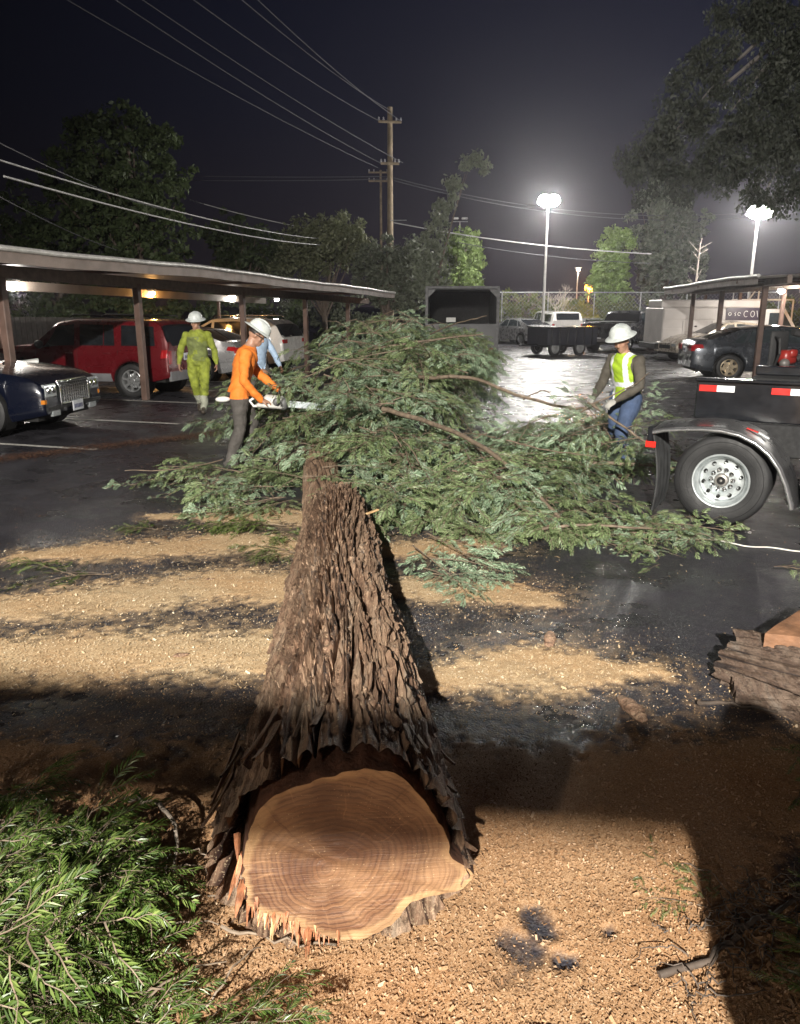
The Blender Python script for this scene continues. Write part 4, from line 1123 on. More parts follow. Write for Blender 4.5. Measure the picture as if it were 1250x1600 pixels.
for sg in (-1, 1):
    for yy in (.57, .70):
        MB().lathe([(.055, 0), (.05, .012), (.02, .02), (.001, .02)], 16, 0, Matrix.Translation((nose_x(c, yy, .69, 1) + .012, sg * yy, .69)) @ Matrix.Rotation(PI / 2, 4, 'Y')).build('lamp_reflector', chrome, c.t, smooth=50)
end_patch(c, True, 'turn_signal', amber_lens, .79, .86, .50, .56, .012, 3); end_patch(c, True, 'fog_light', clear_lens, .45, .66, .30, .38, .014, 4)
end_patch(c, True, 'bumper_trim', black_matte, 0, .80, .40, .44, .03, 8)
plate(c, nose_x(c, 0, .42, 1) + .06, .40)
c.place(-7.62, 12.4, -6)
# papers left on the hood
o = MB().box((0, 0, 0), (.34, .24, .05), b=.01).build('rag', mat('white_cloth', (.7, .7, .68), .8, bump=.5, bscale=20), label='crumpled pale cloth lying on the hood of the blue sedan', cat='cloth')
o.location = (-6.2, 13.0, 1.0); o.rotation_euler = (.05, -.12, .4)
# red boxy suv
c = Car('suv', 'boxy red suv with a lit roof rack and steel-look alloys under the left carport', p_red, 4.42, 1.76, 1.66,
        [(-2.21, 1.0), (-2.15, 1.10), (0, 1.10), (1.0, 1.09), (1.6, 1.06), (2.0, .99), (2.21, .86)],
        [(-2.18, 1.12), (-2.05, 1.56), (-1.9, 1.62), (0, 1.66), (.42, 1.60), (1.02, 1.10)], [(-2.21, 1.02), (2.21, 1.0)], (-1.33, 1.30), .36, 'alloy7', sill=.34, roofw=.86, tail=.90, nose=.86, cat='suv')
c.patch('window', glass_dark, [(.0, 4.15), (.80, 4.15), (.42, 4.9), (.0, 4.9)]); c.patch('window', glass_dark, [(-.98, 4.15), (-.14, 4.15), (-.14, 4.9), (-.95, 4.9)]); c.patch('window', glass_dark, [(-1.92, 4.15), (-1.14, 4.15), (-1.14, 4.9), (-1.88, 4.88)])
c.top_patch('windscreen', glass_dark, .95, .48, 5.3, 5.6); c.top_patch('rear_window', glass_dark, -2.17, -2.04, 5.3, 5.6)
for xa, xb in ((.95, -.07), (-.07, -1.06)): c.seam([(xa, .6), (xa, 3.9), (xa - .02, 4.02)]); 
c.seam([(-1.06, 2.6), (-1.06, 4)]); c.seam([(-.98, .7), (.95, .7)], .004); c.seam([(-.98, 1.9), (.95, 1.9)], .004, p_red)
c.seam([(-.72, 4.12), (-.72, 4.9)], .010, p_red, name='window_bar')
c.handle(.12, 3.35); c.handle(-.80, 3.35); c.mirror(.80, 4.35, black_matte, (.14, .24, .18))
c.patch('side_cladding', mat('grey_cladding', (.17, .17, .18), .6, bump=.1), [(-.86, .02), (.84, .02), (.84, 1.25), (-.86, 1.25)], off=.012, nu=12)
c.patch('taillight', red_lens, [(-2.195, 2.7), (-2.06, 2.7), (-2.08, 3.95), (-2.195, 3.95)], off=.012)
end_patch(c, False, 'bumper', mat('grey_cladding', (.17, .17, .18), .6), 0, .76, .36, .56, .03, 8)
end_patch(c, False, 'taillight_lens', red_lens, .66, .76, .72, 1.0, .012, 3); end_patch(c, False, 'tailgate_glass', glass_dark, 0, .62, 1.10, 1.5, .02, 8)
for sg in (-1, 1):
    MB().tube([(-1.75, sg * .60, 1.67), (-1.7, sg * .6, 1.71), (.1, sg * .6, 1.74), (.2, sg * .6, 1.68)], .014, 8).build('roof_rail', black_matte, c.t, smooth=60)
MB().tube([(1.1, -.7, 1.08), (1.05, -.71, 1.45)], .004, 5).build('antenna', black_matte, c.t)
plate(c, -c.L / 2 - .02, .85)
c.place(-6.89, 17.85, 167)
# silver sedan behind the workers, tail out
def sedan(name, label, paint_, rimm=None, wheel='alloy5', group=None, L=4.8, W=1.82, rw=.33, det=True, nose=.80):
    c = Car(name, label, paint_, L, W, 1.46,
            [(-L / 2, .80), (-L / 2 + .06, 1.05), (-1.75, 1.09), (1.1, 1.0), (1.7, .94), (2.15, .80), (L / 2, .62)],
            [(-1.95, 1.08), (-1.1, 1.38), (-.3, 1.46), (.3, 1.43), (1.25, .98)], [(-L / 2, .96), (0, .97), (1.2, .93), (L / 2, .66)], (-1.40, 1.38), rw, wheel, nose=nose, tail=.84, group=group, rimm=rimm)
    c.patch('window', glass_mid, [(-.02, 4.12), (.98, 4.12), (.30, 4.9), (-.02, 4.93)]); c.patch('window', glass_mid, [(-1.0, 4.12), (-.12, 4.12), (-.12, 4.93), (-.84, 4.9)]); c.patch('quarter_window', glass_mid, [(-1.38, 4.15), (-1.08, 4.12), (-.92, 4.88), (-1.0, 4.86)])
    c.top_patch('windscreen', glass_dark, 1.15, .42, 5.3, 5.6); c.top_patch('rear_window', glass_dark, -1.88, -1.15, 5.3, 5.6)
    for x in (1.0, -.07): c.seam([(x, .6), (x, 4)])
    c.seam([(-1.02, 2.4), (-1.05, 4)]); c.handle(.12, 3.35); c.handle(-.92, 3.35); c.mirror(.86, 4.3)
    end_patch(c, False, 'taillight', red_lens, .46, .82, .78, .94, .014, 8); c.patch('taillight_side', red_lens, [(-L / 2 + .015, 3.0), (-L / 2 + .30, 3.2), (-L / 2 + .26, 3.95), (-L / 2 + .015, 3.95)], off=.010)
    end_patch(c, True, 'headlight', clear_lens, .48, .74, .56, .66, .014, 8); end_patch(c, True, 'grille', black_matte, 0, .38, .46, .60, .012, 6)
    plate(c, -L / 2 - .012, .80)
    c.seam([(-L / 2 + .02, 1.7), (-1.85, 1.7)], .003)
    return c
sedan('sedan', 'silver sedan with red tail lights parked behind the two workers on the left', p_silver).place(-6.35, 22.6, 160)
# orange-lit pale suv
c = Car('suv', 'pale cream suv parked beyond the silver sedan under the left carport', p_white, 4.9, 1.94, 1.74,
        [(-2.45, 1.0), (-2.38, 1.12), (0, 1.13), (1.1, 1.12), (1.8, 1.05), (2.25, .95), (2.45, .75)],
        [(-2.4, 1.12), (-2.2, 1.50), (-1.9, 1.66), (-.8, 1.74), (.1, 1.70), (1.25, 1.12)], [(-2.45, 1.06), (2.45, 1.0)], (-1.48, 1.42), .38, 'alloy5', sill=.30, roofw=.80, tail=.86, cat='suv')
c.patch('window', glass_dark, [(.1, 4.1), (1.0, 4.12), (.36, 4.85), (.1, 4.9)]); c.patch('window', glass_dark, [(-.95, 4.1), (.0, 4.1), (.0, 4.9), (-.95, 4.9)]); c.patch('window', glass_dark, [(-1.98, 4.1), (-1.03, 4.1), (-1.03, 4.9), (-1.55, 4.85)])
c.top_patch('windscreen', glass_dark, 1.15, .3, 5.3, 5.6); c.top_patch('rear_window', glass_dark, -2.36, -2.15, 5.3, 5.6)
end_patch(c, False, 'taillight', red_lens, .55, .84, .95, 1.07, .014, 8); end_patch(c, False, 'tailgate_glass', glass_dark, 0, .66, 1.15, 1.46, .03, 8); c.handle(.2, 3.4); c.handle(-.8, 3.4)
for sg in (-1, 1): MB().tube([(-1.8, sg * .62, 1.72), (-1.7, sg * .62, 1.79), (.0, sg * .62, 1.79), (.1, sg * .62, 1.74)], .014, 8).build('roof_rail', chrome, c.t, smooth=60)
c.place(-5.75, 26.3, 162)
# dark grey sedan under the right carport
c = sedan('sedan', 'dark grey sedan with gold-tinted six-spoke wheels parked behind the black trailer', p_grey, mat('warm_alloy', (.60, .50, .36), .3, .7, var=.1), 'alloy6', rw=.345)
c.place(10.45, 21.9, -7)
c = sedan('sedan', 'beige sedan seen nose first between the white service truck and the dark grey sedan', p_beige, nose=.9); c.place(12.5, 30.6, 192)
c = sedan('sedan', 'silver sedan parked by the far hedge left of the pickups', p_silver); c.place(6.9, 46.0, 118)
c = sedan('sedan', 'grey car parked between the white pickup and the black pickup', p_lgrey); c.place(11.3, 47.5, 100)
sedan('sedan', 'white sedan roof just showing past the cab of the service truck', p_white).place(17.6, 42, 20)
sedan('sedan', 'dark car half hidden between the black pickup and the service truck', p_black).place(14.4, 46.5, 100)
# pickups
def pickup(label, paint_, cap=False, cabx=(1.35, -.55)):
    c = Car('pickup_truck', label, paint_, 5.7, 1.98, 1.88,
            [(-2.85, 1.25), (-2.84, 1.33), (-.75, 1.33), (-.6, 1.28), (1.3, 1.22), (2.3, 1.15), (2.75, 1.05), (2.85, .9)],
            [(-.72, 1.32), (-.52, 1.78), (-.3, 1.86), (.5, 1.86), (.8, 1.8), (1.5, 1.24)] if not cap else [(-2.82, 1.33), (-2.7, 1.80), (-.5, 1.86), (.5, 1.86), (.8, 1.8), (1.5, 1.24)],
            [(-2.85, 1.20), (2.85, 1.1)], (-1.75, 1.85), .39, 'alloy5', sill=.42, roofw=.82, tail=.93, cat='pickup truck')
    c.patch('window', glass_mid, [(.45, 4.1), (1.25, 4.1), (.85, 4.9), (.45, 4.92)]); c.patch('window', glass_mid, [(-.35, 4.1), (.35, 4.1), (.35, 4.92), (-.28, 4.9)])
    c.top_patch('windscreen', glass_dark, 1.42, .9, 5.3, 5.6)
    if cap: c.patch('window', glass_dark, [(-2.5, 4.15), (-.7, 4.15), (-.7, 4.85), (-2.4, 4.85)]); end_patch(c, False, 'rear_window', glass_dark, 0, .66, 1.38, 1.74, .03, 8)
    else:
        c.top_patch('rear_window', glass_dark, -.70, -.53, 5.3, 5.6); MB().box((-1.75, 0, 1.375), (2.0, 1.62, .02)).build('bed_cover', black_matte, c.t)
    end_patch(c, False, 'taillight', red_lens, .76, .90, .85, 1.15, .014, 3); c.seam([(-2.84, 1.5), (-2.84, 4)], .004); plate(c, -2.88, .60)
    end_patch(c, False, 'bumper', chrome, 0, .88, .50, .64, .05, 8); c.seam([(.4, .8), (.4, 4)]); c.seam([(-.45, .8), (-.45, 4)]); c.mirror(1.15, 4.3, black_matte, (.14, .26, .24)); c.handle(.55, 3.5)
    return c
pickup('white pickup truck with a cap over its bed parked by the far hedge', p_white, True).place(9.2, 47.6, 96)
pickup('black pickup truck parked tail out left of the white service truck', p_black).place(11.0, 38.2, 48)
# ------------------------------------------------------------------ service body truck
st = thing('service_truck', 'white service body truck with side compartments and a dark sign panel', 'truck')
wp = mat('dull_white_paint', (.50, .47, .46), .5, var=.12, scale=1.5)
MB().box((-.2, 0, 1.22), (3.9, 2.1, 1.50), b=.03).build('service_body', wp, st)
MB().box((-.2, 0, 2.12), (3.9, 1.5, .30), b=.04).build('roof_cap', wp, st)
for x in (-1.75, -.85, .55, 1.25):
    w_ = {-1.75: .72, -.85: 1.0, .55: 1.55, 1.25: 0}[x]
    if w_ == 0: continue
    for z0, h_ in ((.88, .62),) if x == -1.75 else ((1.28, .42), (.82, .40)):
        o = MB().box((x, -1.06, z0), (w_, .025, h_), b=.008).build('compartment_door', wp, st)
        MB().box((x, -1.08, z0), (.10, .02, .05), b=.004).build('latch', chrome, o)
MB().box((-.2, -1.06, 1.72), (3.8, .03, .36), b=.008).build('upper_panel', wp, st)
sg_ = MB().box((.95, -1.085, 1.74), (1.35, .02, .46), b=.004).build('sign_panel', mat('sign_dark', (.03, .018, .035), .4), st)
sw = MB(); R = random.Random(3)
for k, (x, kind_) in enumerate(((.42, 'a'), (.60, 's'), (.78, 'e'), (1.05, 'c'), (1.30, 'o'), (1.48, 'l'))):
    pts = []
    for i in range(13):
        f = i / 12
        if kind_ == 'a': a = f * 6.6; q = (math.cos(a) * .055, math.sin(a) * .055)
        elif kind_ == 's': q = (.05 * math.cos(f * 4.7 - .3) * (1 if f < .5 else -1) * (1), .075 - .15 * f)
        elif kind_ == 'e': a = .2 + f * 5.2; q = (math.cos(a) * .055, math.sin(a) * .06)
        elif kind_ == 'c': a = .8 + f * 4.6; q = (math.cos(a) * .085, math.sin(a) * .11)
        elif kind_ == 'o': a = f * 6.28; q = (math.cos(a) * .075, math.sin(a) * .11)
        else: q = (-.02 + .05 * f, .12 - .24 * f)
        pts.append((x + q[0], -1.10, 1.74 + q[1]))
    sw.tube(pts, .011, 5)
sw.build('sign_lettering', white_pl, sg_)
cabm = MB(); cabm.prism([(1.78, .45), (4.25, .45), (4.25, .98), (3.15, 1.16), (2.62, 1.92), (1.78, 1.92)], -.98, .98, 0, Matrix.Rotation(PI / 2, 4, 'X')); cabm.build('cab', mat('cab_white', (.62, .62, .62), .3, var=.05, coat=.8), st)
MB().prism([(2.02, 1.2), (2.98, 1.2), (2.58, 1.78), (2.02, 1.78)], .975, .992, 0, Matrix.Rotation(PI / 2, 4, 'X')).build('window', glass_mid, st)
tw_, rm_ = wheel_meshes(.42, 'steel', galv, .26)
for x in (-.9, 3.45):
    for sg in (-1, 1):
        o = obj('wheel', tw_, st); o.location = (x, sg * 1.0, .42); o.rotation_euler = (0, 0, 0 if sg < 0 else PI); obj('rim', rm_, o)
MB().box((1.0, 0, .48), (6.2, 1.1, .25)).build('frame', under, st); MB().box((-2.25, 0, .52), (.2, 2.0, .22), b=.02).build('bumper', black_matte, st)
st.location = (12.25, 31.6, gz(12.25, 31.6)); st.rotation_euler = (0, 0, math.radians(1))
# ------------------------------------------------------------------ chip truck: open black chip box seen from behind
ch = thing('chip_truck', 'tall chip truck with an open dark box standing behind the heap of boughs', 'truck')
box_m = mat('chip_box_paint', (.07, .07, .075), .5, var=.3, scale=1)
for sg in (-1, 1): MB().box((sg * 1.12, 1.9, 1.55), (.07, 4.0, 2.0), b=.01).build('side_panel', box_m, ch)
MB().box((0, 1.9, 2.58), (2.31, 4.0, .07), b=.01).build('roof', box_m, ch); MB().box((0, 1.9, .58), (2.2, 4.0, .1)).build('floor', under, ch); MB().box((0, 3.9, 1.55), (2.2, .06, 2.0)).build('front_panel', under, ch)
for sg in (-1, 1):
    MB().box((sg * 1.12, -.13, 1.55), (.10, .06, 2.08), b=.012).build('frame_post', mat('worn_frame', (.10, .10, .105), .6, var=.4), ch)
    MB().prism([(0, 0), (.24, 0), (0, .24)] if sg < 0 else [(0, 0), (0, .24), (-.24, 0)], -.02, .02, 0, Matrix.Translation((sg * 1.07, -.14, 2.54)) @ Matrix.Rotation(PI / 2, 4, 'X') @ Matrix.Diagonal((1, -1, 1, 1))).build('corner_gusset', MATS['worn_frame'], ch)
MB().box((0, -.13, 2.61), (2.32, .06, .08), b=.012).build('frame_top', MATS['worn_frame'], ch)
MB().box((0, -.13, 1.05), (2.2, .05, .9), b=.01).build('tailgate', box_m, ch)
MB().box((-.35, -.18, 1.62), (.30, .02, .14), b=.003).build('sign_plate', mat('plate_pale', (.5, .5, .48), .5), ch)
for sg in (-1, 1): MB().box((sg * .95, -.17, .70), (.16, .04, .10), b=.006).build('taillight', red_lens, ch)
tw_, rm_ = wheel_meshes(.46, 'steel', galv, .28)
for sg in (-1, 1):
    o = obj('wheel', tw_, ch); o.location = (sg * 1.05, .9, .46); o.rotation_euler = (0, 0, sg * PI / 2); obj('rim', rm_, o)
cb = MB().box((0, 5.0, 1.35), (2.1, 1.9, 1.7), b=.08).build('cab', p_white, ch)
ch.location = (1.97, 25.2, gz(2, 25.2)); ch.rotation_euler = (0, 0, math.radians(-3))
# ------------------------------------------------------------------ small dump trailer with ramp racks, mid distance
dtm = paint('navy_trailer', (.014, .017, .03), .1, .4)
tr = thing('utility_trailer', 'low black box trailer standing on the bright wet tar in front of the pickups', 'trailer')
MB().box((0, 0, .82), (3.1, 1.9, .72), b=.02).build('box', dtm, tr)
MB().box((0, 0, 1.20), (3.16, 1.96, .05), b=.01).build('top_rail', black_paint, tr)
for k in range(6): MB().box((-1.3 + k * .5, -.97, .82), (.05, .04, .70), b=.006).build('stake', black_paint, tr)
for k in range(5): MB().tube([(1.60, -.8 + k * .22, .55), (1.60, -.8 + k * .22, 1.18)], .018, 6).build('rack_bar', galv, tr)
for k in range(3): MB().tube([(1.60, -.85, .6 + k * .26), (1.60, .12, .6 + k * .26)], .018, 6).build('rack_bar', galv, tr)
tw_, rm_ = wheel_meshes(.34, 'steel', galv, .2)
for x in (.55, -1.0):
    for sg in (-1, 1):
        o = obj('wheel', tw_, tr); o.location = (x, sg * .9, .34); o.rotation_euler = (0, 0, 0 if sg < 0 else PI); obj('rim', rm_, o)
MB().box((0, 0, .42), (3.0, 1.3, .1)).build('frame', under, tr)
MB().tube([(-1.5, 0, .45), (-2.6, 0, .45)], .05, 8).build('drawbar', black_paint, tr)
tr.location = (6.95, 33.8, gz(7, 34)); tr.rotation_euler = (0, 0, math.radians(20)); tr.scale = (.78, .9, .98)
# ------------------------------------------------------------------ black flatbed trailer, right: dual wheel, round steel fender, mud flap
et = math.atan2(-.51, .86)
tl = thing('flatbed_trailer', 'black flatbed trailer with dual wheels, round steel fender and red and white tape', 'trailer', (2.83, 6.62, 0), et)
# local: x along the trailer to the right, y inward, z up; outer tyre face at y=0
TR = .405
tyre_m = MB(); Tm = Matrix.Rotation(PI / 2, 4, 'X')
def trailer_tyre():
    t = MB(); t.lathe([(.235, -.19), (.30, -.225), (.37, -.235), (.398, -.215), (.405, -.19), (.405, -.035), (.398, -.012), (.375, .004), (.33, .010), (.27, .006), (.238, -.006), (.232, -.02)], 64, 0, Tm)
    for k in range(5): t.lathe([(.4055, -.045 - .03 * k), (.397, -.05 - .03 * k), (.4055, -.056 - .03 * k)], 64, 1, Tm)
    for r_, h in ((.345, .0105), (.285, .0085)): t.lathe([(r_, h - .003), (r_ + .003, h), (r_ + .006, h - .003)], 64, 0, Tm)
    return t.mesh('tyre', [rubber, under], 40)
tym = trailer_tyre()
steel_w = mat('wheel_steel', (.50, .54, .55), .38, .55, var=.2, scale=9, bump=.08)
r = MB()
r.lathe([(.238, -.012), (.243, .004), (.238, .010), (.228, .008), (.220, -.006), (.214, -.03), (.205, -.05), (.196, -.055), (.190, -.075), (.186, -.10), (.17, -.105), (.135, -.100), (.105, -.088), (.098, -.082), (.001, -.082)], 64, 0, Tm)
for k in range(10):
    a = 2 * PI * k / 10 + .2
    r.lathe([(.016, -.099), (.016, -.093), (.0165, -.120), (.001, -.119)], 12, 1, Tm @ Matrix.Translation((math.cos(a) * .158, math.sin(a) * .158, .0165)))
rim_o = r.mesh('rim', [steel_w, under], 40)
hub = MB(); hub.lathe([(.060, -.085), (.060, -.045), (.052, -.035), (.040, -.033), (.040, -.028), (.026, -.024), (.001, -.024)], 32, 0, Tm); hub.lathe([(.036, -.0235), (.034, -.020), (.020, -.020), (.018, -.023), (.001, -.022)], 24, 1, Tm); hub.lathe([(.012, -.023), (.010, -.015), (.001, -.014)], 12, 0, Tm)
nuts = MB()
for k in range(10):
    a = 2 * PI * k / 10
    M = Tm @ Matrix.Translation((math.cos(a) * .092, math.sin(a) * .092, 0))
    nuts.lathe([(.0175, -.085), (.0175, -.062), (.011, -.058), (.011, -.035), (.001, -.033)], 6, 0, M)
    nuts.lathe([(.021, -.083), (.021, -.078), (.001, -.078)], 12, 0, M)
w1 = obj('wheel', tym, tl); w1.location = (0, 0, TR); obj('rim', rim_o, w1)
hub.build('hub', [mat('hub_metal', (.38, .36, .34), .4, .7, var=.3), under], w1, smooth=40); nuts.build('wheel_nuts', [chrome], w1, smooth=30)
w2 = obj('wheel', tym, tl); w2.location = (0, .30, TR)
for xx in (1.05,):
    w3 = obj('wheel', tym, tl); w3.location = (xx, 0.02, TR); obj('rim', rim_o, w3); w4 = obj('wheel', tym, tl); w4.location = (xx, .3, TR)
# fender: profile swept inward
prof = [(-.60, .835), (-.50, .862), (-.35, .880), (-.18, .895), (-.02, .895), (.13, .868), (.27, .808), (.39, .715), (.48, .60), (.55, .46), (.605, .30), (.615, .255)]
fd = MB(); P1 = []; th = .02
for x, z in prof:
    P1.append([(x, -.10, z - .045), (x, -.115, z - .03), (x, -.10, z - .006), (x, -.05, z + .004), (x, .18, z + .012), (x, .42, z + .01), (x, .42, z - .02), (x, -.02, z - .03), (x, -.08, z - .03)])
# normals roughly radial on the arch part: shift along the radius for the lip
Q = []
for i, (x, z) in enumerate(prof):
    a = prof[max(0, i - 1)]; b_ = prof[min(len(prof) - 1, i + 1)]; tx, tz = b_[0] - a[0], b_[1] - a[1]; l = math.hypot(tx, tz); nx, nz = -tz / l, tx / l
    Q.append([(x + nx * q, y, z + nz * q) for y, q in ((-.10, -.045), (-.118, -.03), (-.105, -.006), (-.05, .004), (.18, .012), (.42, .01), (.42, -.02), (-.02, -.03), (-.08, -.03))])
fender_m = mat('fender_steel', (.13, .13, .135), .30, .55, var=.35, scale=6, coat=.3, bump=.1)
fd.grid(Q, close=True); fd.add(Q[0], [tuple(range(9))]); fd.add(Q[-1], [tuple(range(9))])
fen = fd.build('fender', fender_m, tl, smooth=40)
MB().tube([Vector(q[1]) for q in Q], .017, 8, 0).build('fender_lip', mat('lip_steel', (.45, .45, .46), .25, .8, var=.2), tl, smooth=60)
MB().box((.20, .10, .862), (.10, .05, .006), 0, None, .0, Matrix.Rotation(.30, 4, 'Y')).build('reflective_tape', refl_red, tl); MB().box((.295, .10, .822), (.10, .05, .006), 0, None, .0, Matrix.Rotation(.50, 4, 'Y')).build('reflective_tape', refl_white, tl)
MB().box((-.615, .12, .765), (.05, .46, .17), b=.008).build('fender_end', black_paint, tl); MB().box((-.648, -.0, .70), (.012, .16, .055), b=.003).build('side_marker', emat('marker_red', (.8, .03, .02), .0) if False else mat('marker_red', (.75, .03, .02), .25), tl)
MB().box((-.60, -.125, .70), (.09, .012, .055), b=.003).build('side_marker', MATS['marker_red'], tl)
# mud flap: ribbed rubber, slightly bowed
mf = MB(); rows = []
for j in range(15):
    f = j / 14; z = .78 - .70 * f; bow = -.02 + .06 * math.sin(f * PI * .8) - .03 * f
    rows.append([(-.57 + .03 * f + bow + .006 * math.sin(i * 1.9), -.10 + .52 * i / 40, z) for i in range(41)])
back = [[(x + .012, y, z) for x, y, z in r_] for r_ in rows]
mf.grid(rows); mf.grid(back); ring_ = lambda g: [q for q in g[0]] + [g[j][-1] for j in range(1, 15)] + g[-1][-2::-1] + [g[j][0] for j in range(13, 0, -1)]
mf.grid([ring_(rows), ring_(back)], close=True)
mf.build('mud_flap', mat('flap_rubber', (.035, .036, .037), .5, var=.3), tl, smooth=50)
bl = MB()
for y in (-.04, .06, .18): bl.ball((-.592, y, .735), .014, 6)
bl.build('flap_bolts', galv, tl)
# deck and side panel
MB().box((1.55, .62, 1.045), (3.86, .06, .36), b=.012).build('side_panel', black_paint, tl)
MB().box((1.55, .60, 1.235), (3.88, .11, .03), b=.008).build('side_rail', black_paint, tl)
MB().box((1.72, 1.30, 1.21), (3.3, 1.2, .10), b=.01).build('deck', black_matte, tl)
MB().box((1.72, 1.05, 1.305), (3.3, .09, .085), b=.012).build('deck_rail', black_paint, tl)
MB().box((1.7, .7, .70), (3.4, .12, .3), b=.01).build('frame_beam', black_matte, tl); MB().box((1.7, 1.7, .70), (3.4, .12, .3), b=.01).build('frame_beam', black_matte, tl)
MB().tube([(0, .1, TR), (0, 2.0, TR)], .06, 10).build('axle', black_matte, tl)
for i, x in enumerate((-.36, .26, .92, 1.58)):
    MB().box((x + .085, .586, 1.155), (.155, .006, .058)).build('reflective_tape', refl_red, tl)
    MB().box((x + .240, .586, 1.155), (.155, .006, .058)).build('reflective_tape', refl_white, tl)
# red backpack blower standing on the deck
bw = thing('leaf_blower', 'red and black backpack blower standing on the deck of the black trailer', 'leaf blower', (4.02, 8.15, 1.262), .4); bw.scale = (.82, .82, .82)
rp = mat('blower_red', (.20, .018, .014), .35, var=.1, coat=.4)
m_ = MB(); m_.box((0, -.02, .15), (.22, .16, .18), b=.035); m_.box((.02, -.09, .20), (.12, .06, .10), b=.02); m_.build('engine_cover', rp, bw, smooth=50)
m_ = MB(); m_.box((0, .13, .24), (.30, .05, .46), b=.02); m_.box((0, .05, .02), (.34, .26, .04), b=.01); m_.build('back_frame', black_matte, bw, smooth=50)
m_ = MB(); m_.tube([(.16, -.02, .12), (.24, -.06, .16), (.28, -.08, .30), (.22, -.06, .42), (.05, -.02, .46)], .045, 10); m_.build('blower_tube', black_matte, bw, smooth=60)
m_ = MB(); m_.ball((-.10, -.08, .08), (.07, .06, .06), 8); m_.build('fuel_tank', mat('tank_grey', (.10, .09, .085), .4), bw, smooth=60)
m_ = MB(); m_.tube([(-.12, .08, .4), (-.16, -.02, .38), (-.17, -.05, .2), (-.12, .05, .05)], .016, 8); m_.build('harness_strap', black_matte, bw)
# ------------------------------------------------------------------ carports
def carport(name, label, P0_, U_, V_, posts, roof, front_z, mid_z, back_z, lamps, slope=.02):
    """posts: s positions along V; roof: (s0, s1, o_front, o_back)"""
    t = thing(name, label, 'carport', (P0_[0], P0_[1], 0))
    W_ = lambda o, s, z: Vector((U_[0] * o + V_[0] * s, U_[1] * o + V_[1] * s, z - slope * max(0, s)))
    s0, s1, of, ob = roof
    n = 40; G = []; Gb = []
    for i in range(n * 2 + 1):
        s = s0 + (s1 - s0) * i / (n * 2); corr = .014 * (1 if i % 2 else -1); sag = .012 * math.sin(s * .8) + .006 * math.sin(s * 2.3)
        row = []
        for j in range(7):
            f = j / 6; o = of + (ob - of) * f; z = front_z + (back_z - front_z) * f + sag * (1 - f)
            row.append(W_(o, s, z + corr))
        G.append(row)
    top = MB().grid(G); top.grid([[q - Vector((0, 0, .03)) for q in r] for r in G]); 
    top.grid([[r[0] for r in G], [r[0] - Vector((0, 0, .03)) for r in G]]); top.grid([[r[-1] for r in G], [r[-1] - Vector((0, 0, .03)) for r in G]])
    top.build('roof_sheet', roof_metal, t, smooth=20)
    # front fascia, slightly wavy rolled edge
    k = 36; pts = [W_(of + .02, s0 + (s1 - s0) * i / k, front_z + .015 + .012 * math.sin((s0 + (s1 - s0) * i / k) * .8) + .006 * math.sin((s0 + (s1 - s0) * i / k) * 2.3)) for i in range(k + 1)]
    MB().tube(pts, .045, 8).build('gutter', mat('gutter_metal', (.55, .54, .52), .4, .3, var=.2), t, smooth=60)
    MB().grid([[p - Vector((0, 0, .02)), p - Vector((0, 0, .20)) ] for p in pts]).build('fascia', mat('fascia_brown', (.20, .16, .14), .6, var=.25, scale=3), t)
    R = Matrix.Rotation(math.atan2(V_[1], V_[0]), 4, 'Z') @ Matrix.Rotation(slope, 4, 'Y')
    def beam(o, z, w, h, nm, m):
        a = W_(o, s0, z); b_ = W_(o, s1, z); mb = MB(); c = (W_(o, max(s0, 0), z) + b_) / 2
        a2 = W_(o, s0, z)
        mb.box((a2 + b_) / 2, ((b_ - a2).length, w, h), 0, None, .01, R); mb.build(nm, m, t)
    beam_m = mat('beam_paint', (.40, .34, .29), .55, var=.2, scale=2)
    beam(0.0, mid_z, .12, .20, 'front_beam', mat('beam_dark', (.17, .13, .11), .6, var=.25)); beam(ob * .82, back_z - .17, .10, .22, 'rear_beam', beam_m)
    for s in posts:
        p = W_(0, s, 0); g = gz(P0_[0] + p.x, P0_[1] + p.y); top_z = mid_z - .12 - slope * max(0, s)
        MB().box((p.x, p.y, (top_z + g) / 2), (.13, .13, top_z - g), 0, None, .01, Matrix.Rotation(math.atan2(V_[1], V_[0]), 4, 'Z')).build('post', post_brown, t)
        MB().tube([W_(of, s, front_z - .10), W_(ob, s, back_z - .08)], .035, 4).build('rafter', post_brown, t)
    return t, W_
U_, V_ = (.96, -.28), (.28, .96)
cp, WL = carport('carport', 'long low carport with sagging metal roof and brown posts along the left side', (-5.31, 16.12), U_, V_, (-7.9, -3.6, 0, 4.5, 8.6, 12.4), (-10.5, 14.6, 1.05, -5.2), 2.66, 2.46, 2.66, None)
for s in (1.3, 6.8, 11.8, 16.2):
    p = WL(-4.75, s, 0); g = gz(-5.31 + p.x, 16.12 + p.y)
    if s < 14: MB().box((p.x, p.y, (2.3 - .02 * s + g) / 2), (.10, .10, 2.3 - .02 * s - g), b=.01).build('rear_post', post_brown, cp)
def bulb_light(name, label, x, y, z, col, watt, r=.07, group=None, em=60):
    t = thing(name, label, 'lamp', (x, y, z), 0, group)
    m_ = MB(); m_.box((0, 0, .07), (.22, .22, .06), b=.015); m_.tube([(0, 0, .1), (0, 0, .16)], .03, 8); m_.build('housing', galv, t)
    m_ = MB(); m_.ball((0, 0, 0), (r, r, r * .8), 10); m_.build('bulb', emat('lamp_glow_%d_%d' % (int(col[2] * 100), em), col, em), t, smooth=170)
    ld = bpy.data.lights.new('lamp_light', 'POINT'); ld.energy = watt; ld.color = col; ld.shadow_soft_size = r * 1.1
    lo = bpy.data.objects.new('lamp_light', ld); COL.objects.link(lo); lo.parent = t; lo.location = (0, 0, -.13)
    return t
